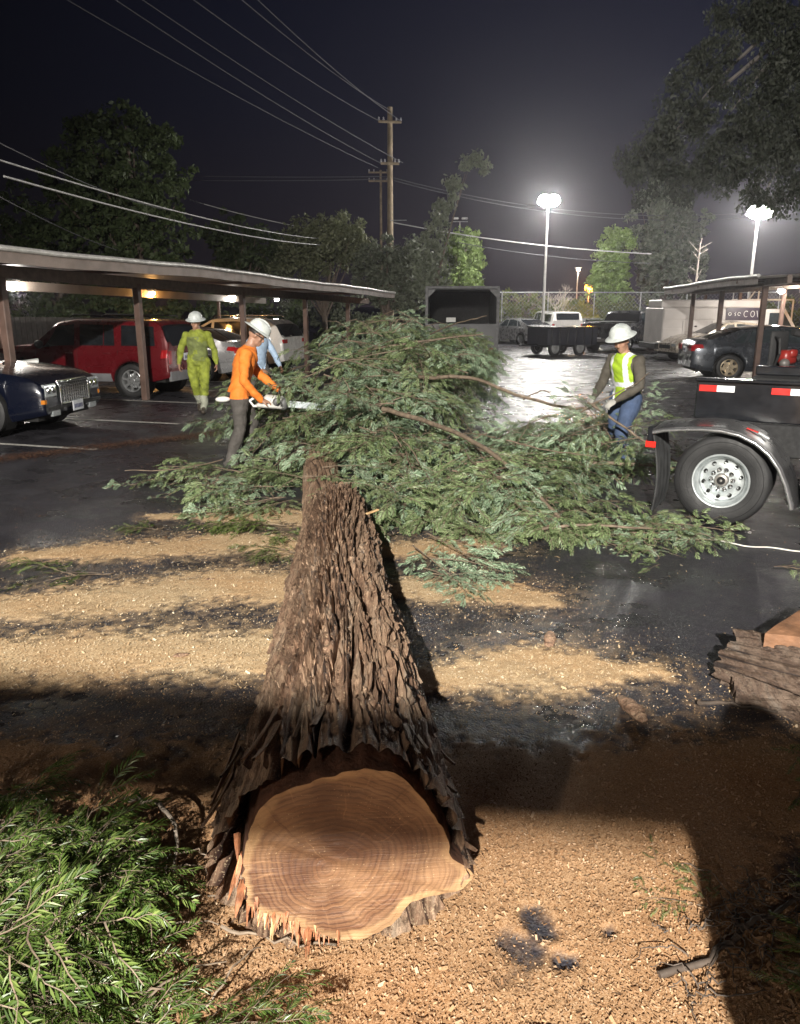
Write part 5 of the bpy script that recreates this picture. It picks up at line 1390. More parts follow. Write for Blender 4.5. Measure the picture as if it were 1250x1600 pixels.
wc = (1.0, .95, .86); oc = (1.0, .50, .14)
for s, col, lab, wt in ((1.3, wc, 'white lamp under the left carport roof, nearest the left edge', 260), (6.8, oc, 'orange lamp under the left carport roof beside the front brown post', 110), (11.8, wc, 'white lamp under the left carport above the man in lime', 80), (16.2, wc, 'white lamp at the far end of the left carport', 70)):
    zt = {1.3: 2.38, 6.8: 2.27, 11.8: 2.20, 16.2: 2.15}[s]; p = WL(-4.15 if s < 14 else -4.5, s, 0); bulb_light('carport_lamp', lab, -5.31 + p.x, 16.12 + p.y, zt, col, wt * .8, .095, 'lamps under the carport roofs', 45)
# right carport: two staggered roofs on brown posts
rc, WR = carport('carport', 'dark roofed carport on brown posts over the grey sedan at the right edge', (9.55, 20.9), (1, -.1), (.1, .995), (0, 3.7, 7.0), (-1.6, 8.2, -.75, 6.5), 2.60, 2.52, 2.95, None, .012)
rc2, WR2 = carport('carport', 'second carport with a glaring lamp behind the first at the right edge', (14.2, 29.5), (1, -.02), (.02, 1), (0, 4, 8), (-1.2, 10, -1.0, 6.5), 2.75, 2.6, 2.9, None, .01)
bulb_light('carport_lamp', 'glaring white lamp under the right carport roof', 13.6, 28.5, 2.42, (1, .93, .82), 420, .12, 'lamps under the carport roofs', 120)
bulb_light('carport_lamp', 'orange lamp deep under the right carport by the glaring white one', 15.9, 30.5, 2.38, oc, 160, .08, 'lamps under the carport roofs', 60)
tr2 = thing('ladder_rack', 'white tubular ladder rack standing up behind the service truck cab', 'rack', (15.2, 33.6, 0))
m_ = MB(); m_.tube([(-1.2, 0, 2.15), (1.4, 0, 2.15)], .035, 6); m_.tube([(-.5, 0, 2.15), (-.1, 0, 2.75), (.3, 0, 2.15)], .035, 6); m_.tube([(-.1, 0, 2.75), (-.1, 0, 2.15)], .03, 6)
for x in (-1.2, 1.4): m_.tube([(x, 0, gz(15, 33)), (x, 0, 2.15)], .035, 6)
m_.build('rack_frame', white_pl, tr2)
# ------------------------------------------------------------------ floodlight poles
def flood(label, x, y, h, lit=True, heads=((-.24, 0), (.24, 0)), r=.075, aim=True, group='parking lot light poles', power=FLOOD_POWER):
    g = gz(x, y); t = thing('light_pole', label, 'light pole', (x, y, g), 0, group); H_ = h - g
    MB().tube([(0, 0, 0), (0, 0, H_ - .25)], [r * 1.25, r * .75], 12).build('pole', mat('pole_pale', (.46, .45, .44), .5, .3, var=.12), t, smooth=60)
    MB().box((0, 0, .2), (.5, .5, .4), b=.04).build('base', mat('concrete', (.35, .34, .32), .8, bump=.4), t)
    MB().tube([(-.6, 0, H_ - .22), (.6, 0, H_ - .22)], .035, 8).build('crossarm', galv, t)
    for hx, hy in heads:
        hd = MB().box((hx, -.05, H_), (.46, .34, .16), 0, None, .03, Matrix.Rotation(math.radians(28) if lit else 0, 4, 'X')).build('lamp_head', galv, t)
        if lit:
            Rm = Matrix.Rotation(math.radians(28), 4, 'X')
            lm_ = MB(); lm_.ball((hx, -.20, H_ - .10), (.36, .20, .30), 10); lm_.build('lens', emat('flood_glow', (1.0, .97, .90), 400), hd, smooth=170)
    if lit:
        ld = bpy.data.lights.new('flood_light', 'POINT'); ld.energy = power; ld.color = (1.0, .96, .90); ld.shadow_soft_size = .3
        lo = bpy.data.objects.new('flood_light', ld); COL.objects.link(lo); lo.parent = t; lo.location = (0, -.35, H_ - .28)
    return t
flood('tall light pole with glaring floodlights behind the hedge, the left of two', 8.12, 45.0, 7.55)
flood('tall light pole with glaring floodlights behind the right carport, the right of two', 17.5, 40.0, 6.4)
flood('distant dark pole with a pair of unlit heads beside the tree crowns', 4.55, 62, 8.3, lit=False, heads=((-.35, 0), (.35, 0)), r=.06)
def small_lamp(label, x, y, z, col, w, r, em):
    t = thing('street_lamp', label, 'street lamp', (x, y, 0)); g = gz(x, y)
    MB().tube([(0, .1, g), (0, .1, z)], .05, 8).build('pole', galv, t); MB().box((0, .1, z + .14), (.5, .3, .08), b=.02).build('hood', galv, t)
    MB().ball((0, 0, z), r, 8).build('bulb', emat('street_%s' % int(col[2] * 100), col, em), t, smooth=170)
    ld = bpy.data.lights.new('street_light', 'POINT'); ld.energy = w; ld.color = col; ld.shadow_soft_size = r; lo = bpy.data.objects.new('street_light', ld); COL.objects.link(lo); lo.parent = t; lo.location = (0, -.25, z - .2)
small_lamp('orange street lamp glowing low beyond the fence between the poles', 14.2, 60, 3.2, (1.0, .30, .03), 1300, .36, 16)
small_lamp('small pale street lamp just above the orange one', 13.75, 62, 4.6, (1.0, .80, .55), 160, .13, 20)
def haze():
    o = MB().box((0, 55, 11.5), (130, 140, 27.5)).build('haze', [], kind='stuff')
    m = bpy.data.materials.new('night_haze'); m.use_nodes = True; n = m.node_tree.nodes; n.remove(n['Principled BSDF'])
    v = n.new('ShaderNodeVolumePrincipled'); v.inputs['Color'].default_value = (.8, .8, .86, 1); v.inputs['Density'].default_value = .0010; v.inputs['Anisotropy'].default_value = .82
    m.node_tree.links.new(v.outputs[0], n['Material Output'].inputs['Volume']); o.data.materials.append(m)
if HAZE: haze()
# ------------------------------------------------------------------ utility pole, further pole and wires
wood_pole = mat('pole_wood', (.24, .19, .13), .8, var=.3, scale=3, bump=.4)
ins = mat('insulator', (.4, .4, .42), .3)
def upole(label, x, y, h, r, arms, group):
    g = gz(x, y); t = thing('utility_pole', label, 'utility pole', (x, y, g), 0, group)
    MB().tube([(0, 0, 0), (0, 0, h - g)], [r * 1.2, r * .8], 12).build('pole', wood_pole, t, smooth=60)
    for z, hw, ang in arms:
        a = MB().box((0, -.2, z - g), (hw * 2, .11, .12), 0, None, .01, Matrix.Rotation(ang, 4, 'Z')).build('crossarm', wood_pole, t)
        for q in (-.95, -.55, .55, .95):
            MB().lathe([(.04, 0), (.06, .05), (.03, .1), (.05, .14), (.001, .18)], 8, 0, Matrix.Translation((math.cos(ang) * hw * q, -.2 + math.sin(ang) * hw * q, z - g + .06))).build('insulator', ins, a)
    return t
up = upole('tall wooden utility pole with short crossarms rising above the tree crowns', -.54, 45, 12.1, .17, ((11.35, .62, .15), (9.3, .5, .1)), 'utility poles')
MB().tube([(0, -.22, 7.0), (.9, -.3, 7.0)], .03, 6).build('arm', galv, up)
upole('thinner far utility pole with stacked crossarms just left of the tall pole', -1.45, 62, 11.7, .10, ((11.5, .9, 0), (10.9, .9, 0)), 'utility poles')
wire_m = mat('wire_grey', (.09, .09, .10), .6, .0); wire_w = mat('cable_pale', (.42, .42, .42), .6)
def wire(label, a, b, sag, r=.012, m=None, group='overhead wires', n=26):
    a = Vector(a); b = Vector(b); mb = MB(); mb.tube([a.lerp(b, i / n) - Vector((0, 0, 4 * sag * (i / n) * (1 - i / n))) for i in range(n + 1)], r, 5)
    mb.build('overhead_wire', m or wire_m, label=label, cat='wire', group=group, smooth=60)
labs = ['wire from the utility pole to the upper left, ' + w for w in ('lowest of the six', 'second from the bottom of six', 'third from the bottom', 'from the left top crossarm tip', 'from the very pole top', 'from the right top crossarm tip')]
for lab, ((ax_, az_), (bx_, bz_)) in zip(labs, (((-9.6, 11.0), (-1.2, 9.1)), ((-8.2, 11.0), (-1.0, 9.3)), ((-7.4, 11.0), (.15, 9.35)), ((-5.9, 11.0), (-1.1, 11.4)), ((-4.5, 11.0), (-.5, 11.9)), ((-4.05, 11.0), (.05, 11.4)))):
    d = Vector((bx_, 45, bz_)) - Vector((ax_, 26, az_)); st_ = Vector((bx_, 45, bz_)) - d * 1.7
    wire(lab, st_, (bx_, 44.8, bz_), .5, .016, group='wires running up left from the utility pole')
wire('bright thick cable across the dark trees at the left, upper one', (-8.67, 18, 4.95), (-3.2, 44, 5.35), .35, .022, wire_w)
wire('bright thick cable across the dark trees at the left, lower one', (-8.60, 18, 4.62), (-3.0, 44, 5.05), .35, .025, wire_w)
wire('pale cable sagging over the dark tree to the middle trees', (-11.5, 45, 7.5), (-3.0, 45, 5.7), .15, .025, wire_w)
wire('thin cable low over the carport roof at the left', (-8.75, 18, 4.2), (-14.3, 44, 4.6), .2, .014)
wire('short cable high at the left edge above the bright ones', (-8.75, 18, 5.35), (-10.4, 40, 6.3), .3, .014)
wire('upper of two long level wires crossing the sky left to right', (-18, 52, 9.9), (-.7, 50, 9.45), .1, .022); wire('upper of two wires sloping right from the pole behind the floodlight', (-.7, 50, 9.45), (22, 52, 7.6), .9, .022)
wire('lower of two long level wires crossing the sky left to right', (-18, 52, 9.6), (-.7, 50, 9.3), .1, .022); wire('lower of two wires sloping right from the pole behind the floodlight', (-.7, 50, 9.3), (22, 52, 7.3), .9, .022)
wire('bright cable from the utility pole to the trees on the right', (-.35, 45, 6.33), (14.0, 45, 4.7), .25, .030, wire_w)
wire('faint cable under the bright one, right of the middle trees', (3.2, 45, 5.3), (14.0, 45, 4.2), .2, .018)
# ------------------------------------------------------------------ far fence with hedge behind
fe = thing('chain_link_fence', 'chain link fence with a pale top rail along the far side of the lot', 'fence', (0, 50, 0))
MB().tube([(3.5, 0, 2.72), (24, 0, 2.72)], .035, 6).build('top_rail', galv, fe)
for k in range(8): MB().tube([(3.5 + k * 2.9, 0, -.4), (3.5 + k * 2.9, 0, 2.75)], .035, 6).build('fence_post', galv, fe)
m_ = MB()
for k in range(86):
    for sg in (-1, 1):
        x0_ = 3.5 + k * .24; m_.tube([(x0_, 0, -.3 if sg > 0 else 2.7), (x0_ + 2.9, 0, 2.7 if sg > 0 else -.3)], .004, 3, cap=False)
o = m_.build('chain_mesh', galv, fe); o['kind'] = 'stuff'
# ------------------------------------------------------------------ trees
class LeafNP:
    def __init__(s, seed): s.R = np.random.RandomState(seed); s.V = []
    def clump(s, c, r, n, size, flat=1.0, droop=0):
        R = s.R; d = R.normal(size=(n, 3)); d /= np.linalg.norm(d, axis=1)[:, None] + 1e-9
        p = np.array(c) + d * (R.rand(n, 1) ** .5) * np.array([r, r, r * flat])
        a = R.normal(size=(n, 3)); a[:, 2] -= droop; a /= np.linalg.norm(a, axis=1)[:, None]; b = np.cross(a, R.normal(size=(n, 3))); b /= np.linalg.norm(b, axis=1)[:, None]
        sz = size * R.uniform(.6, 1.3, (n, 1)); w = .42
        s.V.append(np.stack([p - a * sz * .6, p + b * sz * w, p + a * sz, p - b * sz * w], 1))
    def mesh(s, m):
        V = np.concatenate(s.V).reshape(-1, 3); return np_mesh('crown', V, np.arange(len(V)).reshape(-1, 4), [m])
def treemat(name, c1, c2, c3): return leafmat(name, c1, c2, c3, .6, .3)
lm_dark = treemat('crown_dark', (.042, .062, .024), (.065, .09, .035), (.09, .125, .05)); lm_olive = treemat('crown_olive', (.13, .15, .08), (.19, .21, .12), (.26, .27, .17))
lm_lime = treemat('crown_lime', (.16, .24, .06), (.24, .34, .10), (.32, .42, .16)); lm_grey = treemat('crown_greygreen', (.10, .12, .08), (.15, .17, .12), (.21, .23, .17)); lm_hedge = treemat('hedge_leaf', (.10, .14, .035), (.16, .20, .05), (.24, .25, .08))
lm_gold = treemat('gold_leaf', (.22, .19, .04), (.28, .26, .06), (.34, .28, .08))
bark_far = mat('far_bark', (.13, .10, .08), .85, var=.3)
def tree(name, label, x, y, th_, blobs, m, seed, nclump=90, per=55, size=.16, tr_r=.18, group='trees beyond the carports', crown_r=.42, droop=0.0, lean=(0, 0), limbs=14, flat=.8):
    g = gz(x, y); t = thing(name, label, 'tree', (x, y, g), 0, group); R = random.Random(seed); L = LeafNP(seed); tot_ = sum(b[3] * b[4] * b[5] for b in blobs); tips = []
    for bx, by, bz, rx, ry, rz in blobs:
        k = max(3, int(nclump * rx * ry * rz / tot_))
        for i in range(k):
            while True:
                q = (R.gauss(0, 1), R.gauss(0, 1), R.gauss(0, 1)); l = math.sqrt(sum(c * c for c in q))
                if l > .01: break
            f = R.random() ** .38
            c = (bx - x + q[0] / l * rx * f, by - y + q[1] / l * ry * f, bz - g + q[2] / l * rz * f)
            L.clump(c, crown_r * R.uniform(.5, 1.25), int(per * R.uniform(.5, 1.3)), size, flat, droop); tips.append(c)
    obj('crown', L.mesh(m), t)
    top = max(tips, key=lambda c: c[2]); mb = MB(); tp = [(0, 0, 0), (lean[0] * .3, lean[1] * .3, th_ * .4), (lean[0], lean[1], th_)]
    mb.tube([(a * .9 + .0, b, c) for a, b, c in tp] + [(top[0] * .7 + lean[0] * .3, top[1] * .7, max(th_ + .3, top[2] * .92))], [tr_r * 1.2, tr_r, tr_r * .75, tr_r * .15], 8)
    mb.build('trunk', bark_far, t, smooth=60)
    for c in R.sample(tips, min(limbs, len(tips))):
        z0 = min(c[2] * .8, th_ * R.uniform(.6, 1.1)); s0_ = (lean[0] * z0 / max(.1, th_), lean[1] * z0 / max(.1, th_), z0)
        MB().tube([s0_, ((s0_[0] + c[0]) / 2, (s0_[1] + c[1]) / 2, (z0 + c[2]) / 2 + .15), c], [tr_r * .35, tr_r * .22, tr_r * .06], 5).build('limb', bark_far, t)
    return t
tree('broad_tree', 'huge dark rounded tree towering behind the left carport', -12.3, 38, 4.5, [(-12.6, 38, 7.6, 3.3, 2.4, 3.0), (-14.5, 38, 5.6, 3.0, 2, 3.0), (-11.2, 37.6, 4.8, 1.9, 1.6, 2.6), (-13, 38, 9.6, 2.0, 1.6, 1.2)], lm_dark, 1, 420, 60, .17, .3)
tree('broad_tree', 'dark leafy tree filling the space right of the huge tree', -9.0, 46, 3, [(-8.2, 46, 4.4, 2.2, 1.5, 2.0), (-9.8, 46, 5.6, 1.4, 1.2, 1.6)], lm_dark, 2, 150, 55, .17, .2)
tree('broad_tree', 'dark low tree behind the carport at the left edge', -17.0, 40, 3, [(-17.5, 40, 3.8, 2.6, 1.5, 2.4), (-20, 41, 5, 3, 2, 3)], lm_dark, 3, 170, 50, .18, .2)
tree('olive_tree', 'olive green spreading tree below the utility pole, left part', -3.9, 41, 2.4, [(-4.1, 41, 4.7, 1.9, 1.4, 1.6), (-2.6, 41, 5.2, 1.1, 1.0, 1.2), (-5.4, 41, 3.6, 1.3, 1, 1.3)], lm_olive, 4, 230, 62, .13, .16)
tree('olive_tree', 'wispy grey green tree in front of the utility pole foot', -.6, 40, 2.2, [(-1.0, 40, 3.9, 1.7, 1.2, 1.4), (.7, 40, 3.8, 1.4, 1.2, 1.5), (.2, 40, 2.6, 2.2, 1.2, 1.0)], lm_grey, 5, 240, 60, .12, .14, crown_r=.36)
tree('lime_tree', 'bright yellow green tree lit up right of the leaning conifer', 3.9, 50, 2.2, [(3.84, 50.00, 4.92, 1.34, 1.16, 1.63), (3.84, 50.00, 3.18, 1.40, 1.16, 1.28)], lm_lime, 6, 200, 62, .15, .14, crown_r=.36, droop=.8)
tree('slender_conifer', 'tall thin hazy conifer leaning right with a drooping tip in the middle', 1.3, 33, 3.5, [(1.25, 33, 3.0, .75, .6, 1.2), (1.35, 33, 4.4, .5, .5, .8), (1.65, 33, 5.5, .42, .4, .7), (2.1, 33, 6.5, .42, .4, .55), (2.6, 33, 7.3, .38, .35, .35), (3.1, 33, 7.6, .38, .3, .28), (3.3, 33, 7.2, .18, .2, .3)], lm_grey, 7, 130, 45, .12, .07, crown_r=.26, droop=1.2, lean=(.3, 0), limbs=6)
tree('lime_tree', 'bright leafy tree left of the big grey green tree between the light poles', 13.8, 52, 2.2, [(13.82, 52.00, 5.20, 1.27, 1.27, 1.78), (13.57, 52.00, 3.30, 1.40, 1.27, 1.65)], lm_lime, 8, 230, 60, .15, .15, crown_r=.34)
tree('grey_tree', 'large grey green tree between the two lit light poles', 17.1, 52, 3, [(16.59, 52.00, 6.38, 2.11, 1.84, 2.90), (17.38, 52.00, 4.14, 2.50, 1.84, 2.50), (16.19, 52.00, 8.61, 1.05, 1.05, 1.32), (18.69, 52.13, 6.77, 1.32, 1.32, 1.32)], lm_grey, 9, 420, 60, .16, .2, crown_r=.36)
# big pine high at the right
bp = tree('tall_pine', 'giant hazy pine with long drooping limbs filling the upper right corner', 12.8, 24, 12, [
    (7.2, 23, 6.0, .8, .7, .75), (6.7, 23, 5.2, .5, .5, .6), (7.9, 23, 6.9, .8, .6, .6), (8.4, 23, 8.3, .7, .6, .5), (9.2, 23, 9.4, .9, .7, .5), (8.6, 23, 5.7, .9, .6, .5), (9.4, 23, 5.4, .9, .6, .45),
    (10.4, 23, 7.8, 1.0, .8, 1.1), (10.9, 23, 6.2, 1.2, .8, .8), (11.6, 23, 8.8, 1.2, .9, 1.3), (9.8, 23, 10.6, 1.4, .8, .7), (10.2, 23, 4.7, .8, .6, .35), (6.3, 23, 5.9, .35, .4, .4), (7.5, 23, 7.6, .6, .5, .4), (8.0, 23, 5.2, .8, .5, .5), (9.6, 23, 6.5, .9, .6, .7), (8.9, 23, 7.4, .6, .5, .4), (11.2, 23, 5.0, .9, .5, .5), (9.9, 23, 9.2, .7, .5, .6)], treemat('pine_needles', (.045, .055, .040), (.07, .08, .058), (.10, .11, .085)), 10, 620, 90, .075, .35, crown_r=.36, limbs=0, droop=1.6, flat=.9)
R = random.Random(4)
for tx_, tz_, s0_ in ((7.0, 6.0, 9.5), (8.2, 8.0, 10.5), (7.9, 7.0, 10.2), (9.0, 9.2, 11.5), (8.6, 5.7, 8.5), (10.2, 5.0, 7.5), (9.0, 7.0, 9.8)):
    g = gz(12.8, 24); a = Vector((0, 0, s0_ - g)); b_ = Vector((tx_ - 12.8, -1, tz_ - g)); mid = a.lerp(b_, .5) + Vector((0, 0, .8))
    MB().tube([a, a.lerp(mid, .5) + Vector((0, 0, .3)), mid, mid.lerp(b_, .55) + Vector((0, 0, .12)), b_], [.14, .11, .07, .045, .015], 6).build('limb', mat('pale_limb', (.20, .18, .17), .8), bp, smooth=60)
# small bare tree and pale birch stem
def bare_tree(label, x, y, h, seed, m):
    t = thing('bare_tree', label, 'tree', (x, y, gz(x, y))); R = random.Random(seed); MB().tube([(0, 0, 0), (.03, 0, h * .45)], [.06, .045], 7).build('trunk', m, t)
    def grow(p, d, l, r, dep):
        q = p + d * l; mb.tube([p, p.lerp(q, .5) + Vector((R.uniform(-.04, .04), 0, 0)), q], [r, r * .8, r * .6], 4, cap=False)
        if dep == 0: return
        for k in range(3 if dep > 1 else 4):
            nd = (d + Vector((R.uniform(-.75, .75), R.uniform(-.6, .6), R.uniform(-.05, .35)))).normalized(); grow(q, nd, l * R.uniform(.6, .85), r * .6, dep - 1)
    for k in range(7):
        mb = MB(); a = R.uniform(0, 6.28); d = Vector((math.cos(a) * .7, math.sin(a) * .5, 1)).normalized(); grow(Vector((.02, 0, h * R.uniform(.22, .45))), d, h * .22, .022, 3); mb.build('branch', m, t)
bare_tree('small bare pale tree in front of the hedge below the left floodlight pole', 9.1, 46.5, 3.4, 3, mat('pale_bark', (.42, .37, .32), .7))
bare_tree('bare reddish shrub tree left of the pale bare one behind the fence', 7.7, 51, 3.2, 6, mat('reddish_bark', (.30, .20, .17), .7))
t = thing('birch_tree', 'pale bare stem rising at the right of the grey green tree', 'tree', (14.9, 40.5, -.2)); MB().tube([(0, 0, 0), (.05, 0, 3), (.1, 0, 5.2)], [.07, .05, .02], 8).build('trunk', mat('pale_bark', (.42, .37, .32), .7), t)
for k in range(10):
    z = R.uniform(2.5, 5); MB().tube([(.05, 0, z), (R.uniform(-.6, .9), R.uniform(-.3, .3), z + R.uniform(.2, .7))], [.018, .006], 4).build('branch', MATS['pale_bark'], t)
def hedge(label, x0, x1, y, h0, h1, m, seed, dens=10, name='hedge', per=42, size=.13):
    L = LeafNP(seed); R = random.Random(seed); n = int((x1 - x0) * dens)
    for i in range(n):
        x = R.uniform(x0, x1); hh = h0 + (h1 - h0) * float(NZ(np.array(x * .7 + seed), np.array(seed * 1.3))); z = R.uniform(-.1, hh)
        L.clump((x, y + R.uniform(-.5, .5), z), R.uniform(.22, .45), per, size)
    me = L.mesh(m); return obj(name, me, label=label, cat=name.replace('_', ' '))
hedge('long yellow green hedge behind the far fence', 3.3, 12.2, 51.0, 1.9, 2.9, lm_hedge, 21, 26)
hedge('golden leaved bush behind the pickups by the fence', 10.3, 12.6, 50.3, 1.6, 2.6, lm_gold, 22, 26, 'bush')
hedge('green hedge behind the right carport', 12.4, 26, 51.2, 1.7, 2.7, lm_hedge, 23, 20)
hedge('dark undergrowth along the back of the left carport', -19, -4.5, 36.5, 1.6, 3.0, lm_dark, 24, 16, 'undergrowth', 45, .16)
hedge('dim shrubs under the olive trees behind the carport end', -6.5, 3.5, 43.5, 1.8, 3.2, lm_grey, 25, 16, 'shrubs', 45, .15)
fl = thing('dark_fence', 'dark board fence behind the cars of the left carport', 'fence', (-13.3, 22.5, 0))
dfm = mat('dark_boards', (.05, .045, .04), .8, var=.3)
for k in range(90):
    s = -9 + k * .24; q = Vector(V_) * s
    MB().box((q.x, q.y, .75 + gz(-13.3 + q.x, 22.5 + q.y)), (.02, .22, 1.9), 0, None, 0, Matrix.Rotation(math.atan2(V_[1], V_[0]) - PI / 2, 4, 'Z')).build('board', dfm, fl)
# ------------------------------------------------------------------ people
skin = mat('skin', (.36, .20, .135), .5, var=.1); hair_m = mat('hair', (.015, .011, .009), .6)
def limbpts(mb, pts, rs, n=12):
    """tapered rounded limb through joints"""
    mb.tube(pts, rs, n)
    for p, r in zip(pts, rs): mb.ball(p, r * .995, 8)
def person(label, J, mats, classify, loc, rz, seed=0, shoe=None, group=None, wrinkle=.006, cuff=1.0, bulk=1.0, voxel=.0105):
    """J: joints in local metres, facing +x. keys: pelvis chest neck head (head centre), face (unit dir), l/r: sh el wr hip kn an toe, fingers curl targets"""
    mb = MB(); V_3 = lambda k: Vector(J[k])
    pel, chest, neck, head = V_3('pelvis'), V_3('chest'), V_3('neck'), V_3('head')
    fdir = Vector(J.get('face', (1, 0, 0))).normalized(); upv = (head - neck).normalized(); sidev = upv.cross(fdir).normalized(); fdir = sidev.cross(upv).normalized()
    lat = (V_3('shL') - V_3('shR')).normalized(); fwd = lat.cross((neck - pel).normalized()).normalized()
    # torso cross sections
    rings = []
    for f, w, d in ((-.16, .150, .115), (-.05, .172, .125), (.08, .165, .118), (.30, .150, .108), (.55, .172, .120), (.78, .186, .122), (.92, .165, .105), (1.0, .085, .075), (1.06, .05, .05)):
        c = pel.lerp(chest, f / .6) if f <= .6 else chest.lerp(neck, (f - .6) / .4)
        w *= bulk; d *= bulk; rings.append([c + lat * math.cos(2 * PI * k / 20) * w + fwd * math.sin(2 * PI * k / 20) * d for k in range(20)])
    mb.grid(rings, close=True); mb.add(rings[0], [tuple(range(20))]); mb.add(rings[-1], [tuple(range(20))])
    for s_ in 'LR':
        sh, el, wr = V_3('sh' + s_), V_3('el' + s_), V_3('wr' + s_)
        b2 = bulk
        limbpts(mb, [chest.lerp(sh, .55), sh, sh.lerp(el, .45), el, el.lerp(wr, .35), wr], [.075, .068 * b2, .060 * b2, .050 * b2, .050 * b2, .032])
        hip, kn, an = V_3('hip' + s_), V_3('kn' + s_), V_3('an' + s_)
        limbpts(mb, [pel.lerp(hip, .7), hip, hip.lerp(kn, .45), kn, kn.lerp(an, .35), an], [.10, .105 * b2, .092 * b2, .068 * b2, .066 * b2, .052 * b2])
        toe = V_3('toe' + s_); heel = an + (an - toe) * .25; 
        mb.ball(an - Vector((0, 0, .02)), (.05, .05, .06), 8)
        foot = [Vector((heel.x, heel.y, toe.z + .01)), Vector((an.x, an.y, an.z - .045)), an.lerp(toe, .55) - Vector((0, 0, .02)), toe]
        mb.tube(foot, [.038, .050, .050, .034], 12); 
        for p, r in zip(foot, [.038, .050, .050, .034]): mb.ball(p, r, 7)
        # hand: palm, four fingers and a thumb, curled towards the grip
        hd = Vector(J.get('hd' + s_, (wr - el))).normalized(); pn = Vector(J.get('pn' + s_, (0, 0, -1))); pn = (pn - hd * pn.dot(hd)).normalized(); ac = hd.cross(pn)
        T = Matrix((( *hd, 0), (*ac, 0), (*pn, 0), (0, 0, 0, 1))).transposed(); T = Matrix.Translation(wr) @ T
        mb.ball((.055, 0, .0), (.060, .044, .018), 8, 0, T)
        for i, (yy, ll) in enumerate(((-.030, .072), (-.010, .082), (.011, .077), (.031, .060))):
            cu = J.get('curl', .9); p0 = Vector((.095, yy, 0)); p1 = p0 + Vector((math.cos(cu * .5), 0, math.sin(cu * .5))) * ll * .48; p2 = p1 + Vector((math.cos(cu * 1.5), 0, math.sin(cu * 1.5))) * ll * .32; p3 = p2 + Vector((math.cos(cu * 2.3), 0, math.sin(cu * 2.3))) * ll * .25
            mb.tube([p0 - Vector((.03, 0, 0)), p0, p1, p2, p3], [.010, .0105, .0100, .0095, .008], 6, 0, True, T)
        mb.tube([(.025, -.035, .0), (.05, -.058, .012), (.075, -.060, .03), (.092, -.052, .045)], [.014, .0125, .011, .009], 6, 0, True, T)
    # neck and head with features
    limbpts(mb, [chest.lerp(neck, .6), neck, head - upv * .06], [.062, .056, .054])
    HT = Matrix(((*fdir, 0), (*sidev, 0), (*upv, 0), (0, 0, 0, 1))).transposed(); HT = Matrix.Translation(head) @ HT
    mb.ball((-.005, 0, .025), (.098, .076, .095), 12, 0, HT); mb.ball((.028, 0, -.045), (.062, .056, .068), 10, 0, HT); mb.ball((.072, 0, -.088), (.020, .024, .018), 7, 0, HT)
    mb.tube([(.086, 0, .018), (.104, 0, -.010), (.110, 0, -.024)], [.009, .012, .014], 7, 0, True, HT); mb.ball((.100, 0, -.028), (.012, .018, .008), 6, 0, HT)
    mb.ball((.086, 0, -.058), (.010, .026, .0065), 6, 0, HT); mb.ball((.085, 0, -.069), (.009, .022, .006), 6, 0, HT)
    for s2 in (-1, 1):
        mb.ball((-.004, s2 * .078, -.005), (.018, .009, .030), 7, 0, HT); mb.ball((.080, s2 * .030, .030), (.014, .022, .007), 6, 0, HT); mb.ball((.060, s2 * .045, -.02), (.02, .018, .02), 6, 0, HT)
    me = mb.mesh('person_raw', [mats[0]])
    o = bpy.data.objects.new('person_raw', me); COL.objects.link(o)
    m1 = o.modifiers.new('r', 'REMESH'); m1.mode = 'VOXEL'; m1.voxel_size = voxel
    m2 = o.modifiers.new('s', 'SMOOTH'); m2.factor = .5; m2.iterations = 3
    dg = bpy.context.evaluated_depsgraph_get(); me2 = bpy.data.meshes.new_from_object(o.evaluated_get(dg)); bpy.data.objects.remove(o)
    me2.materials.clear()
    for m_ in mats: me2.materials.append(m_)
    # material by body region, cloth folds by displacement
    nv = len(me2.vertices); co = np.empty(nv * 3, 'f'); me2.vertices.foreach_get('co', co); co = co.reshape(-1, 3)
    segs = [('pelvis', 'chest', 'torso'), ('chest', 'neck', 'torso'), ('neck', 'head', 'neck')]
    for s_ in 'LR': segs += [('sh' + s_, 'el' + s_, 'uarm'), ('el' + s_, 'wr' + s_, 'farm'), ('hip' + s_, 'kn' + s_, 'thigh'), ('kn' + s_, 'an' + s_, 'shin'), ('an' + s_, 'toe' + s_, 'foot')]
    rad = {'torso': .14, 'neck': .04, 'uarm': .055, 'farm': .04, 'thigh': .09, 'shin': .06, 'foot': .045}
    D = []; names = []; Tt = []
    for a, b, nme in segs:
        A_, B_ = np.array(V_3(a)), np.array(V_3(b)); d = B_ - A_; t_ = np.clip(((co - A_) @ d) / (d @ d), 0, 1); D.append(np.linalg.norm(co - A_ - t_[:, None] * d, axis=1) - rad[nme]); names.append(nme); Tt.append(t_)
    for s_ in 'LR':
        wr = V_3('wr' + s_); hd = Vector(J.get('hd' + s_, (wr - V_3('el' + s_)))).normalized(); A_ = np.array(wr + hd * .04); B_ = np.array(wr + hd * .15); d = B_ - A_
        t_ = np.clip(((co - A_) @ d) / (d @ d), 0, 1); D.append(np.linalg.norm(co - A_ - t_[:, None] * d, axis=1) - .045); names.append('hand'); Tt.append(t_)
    A_ = np.array(head); D.append(np.linalg.norm(co - A_, axis=1) - .10); names.append('head'); Tt.append(np.zeros(nv))
    D = np.array(D); k = D.argmin(0); reg = np.array(names)[k]; tt = np.array(Tt)[k, np.arange(nv)]
    rel = (co - np.array(pel)) @ np.array((neck - pel).normalized()); latc = (co - np.array(chest)) @ np.array(lat); fwc = (co - np.array(pel)) @ np.array(fwd)
    mi = classify(reg, tt, co, rel, latc, fwc)
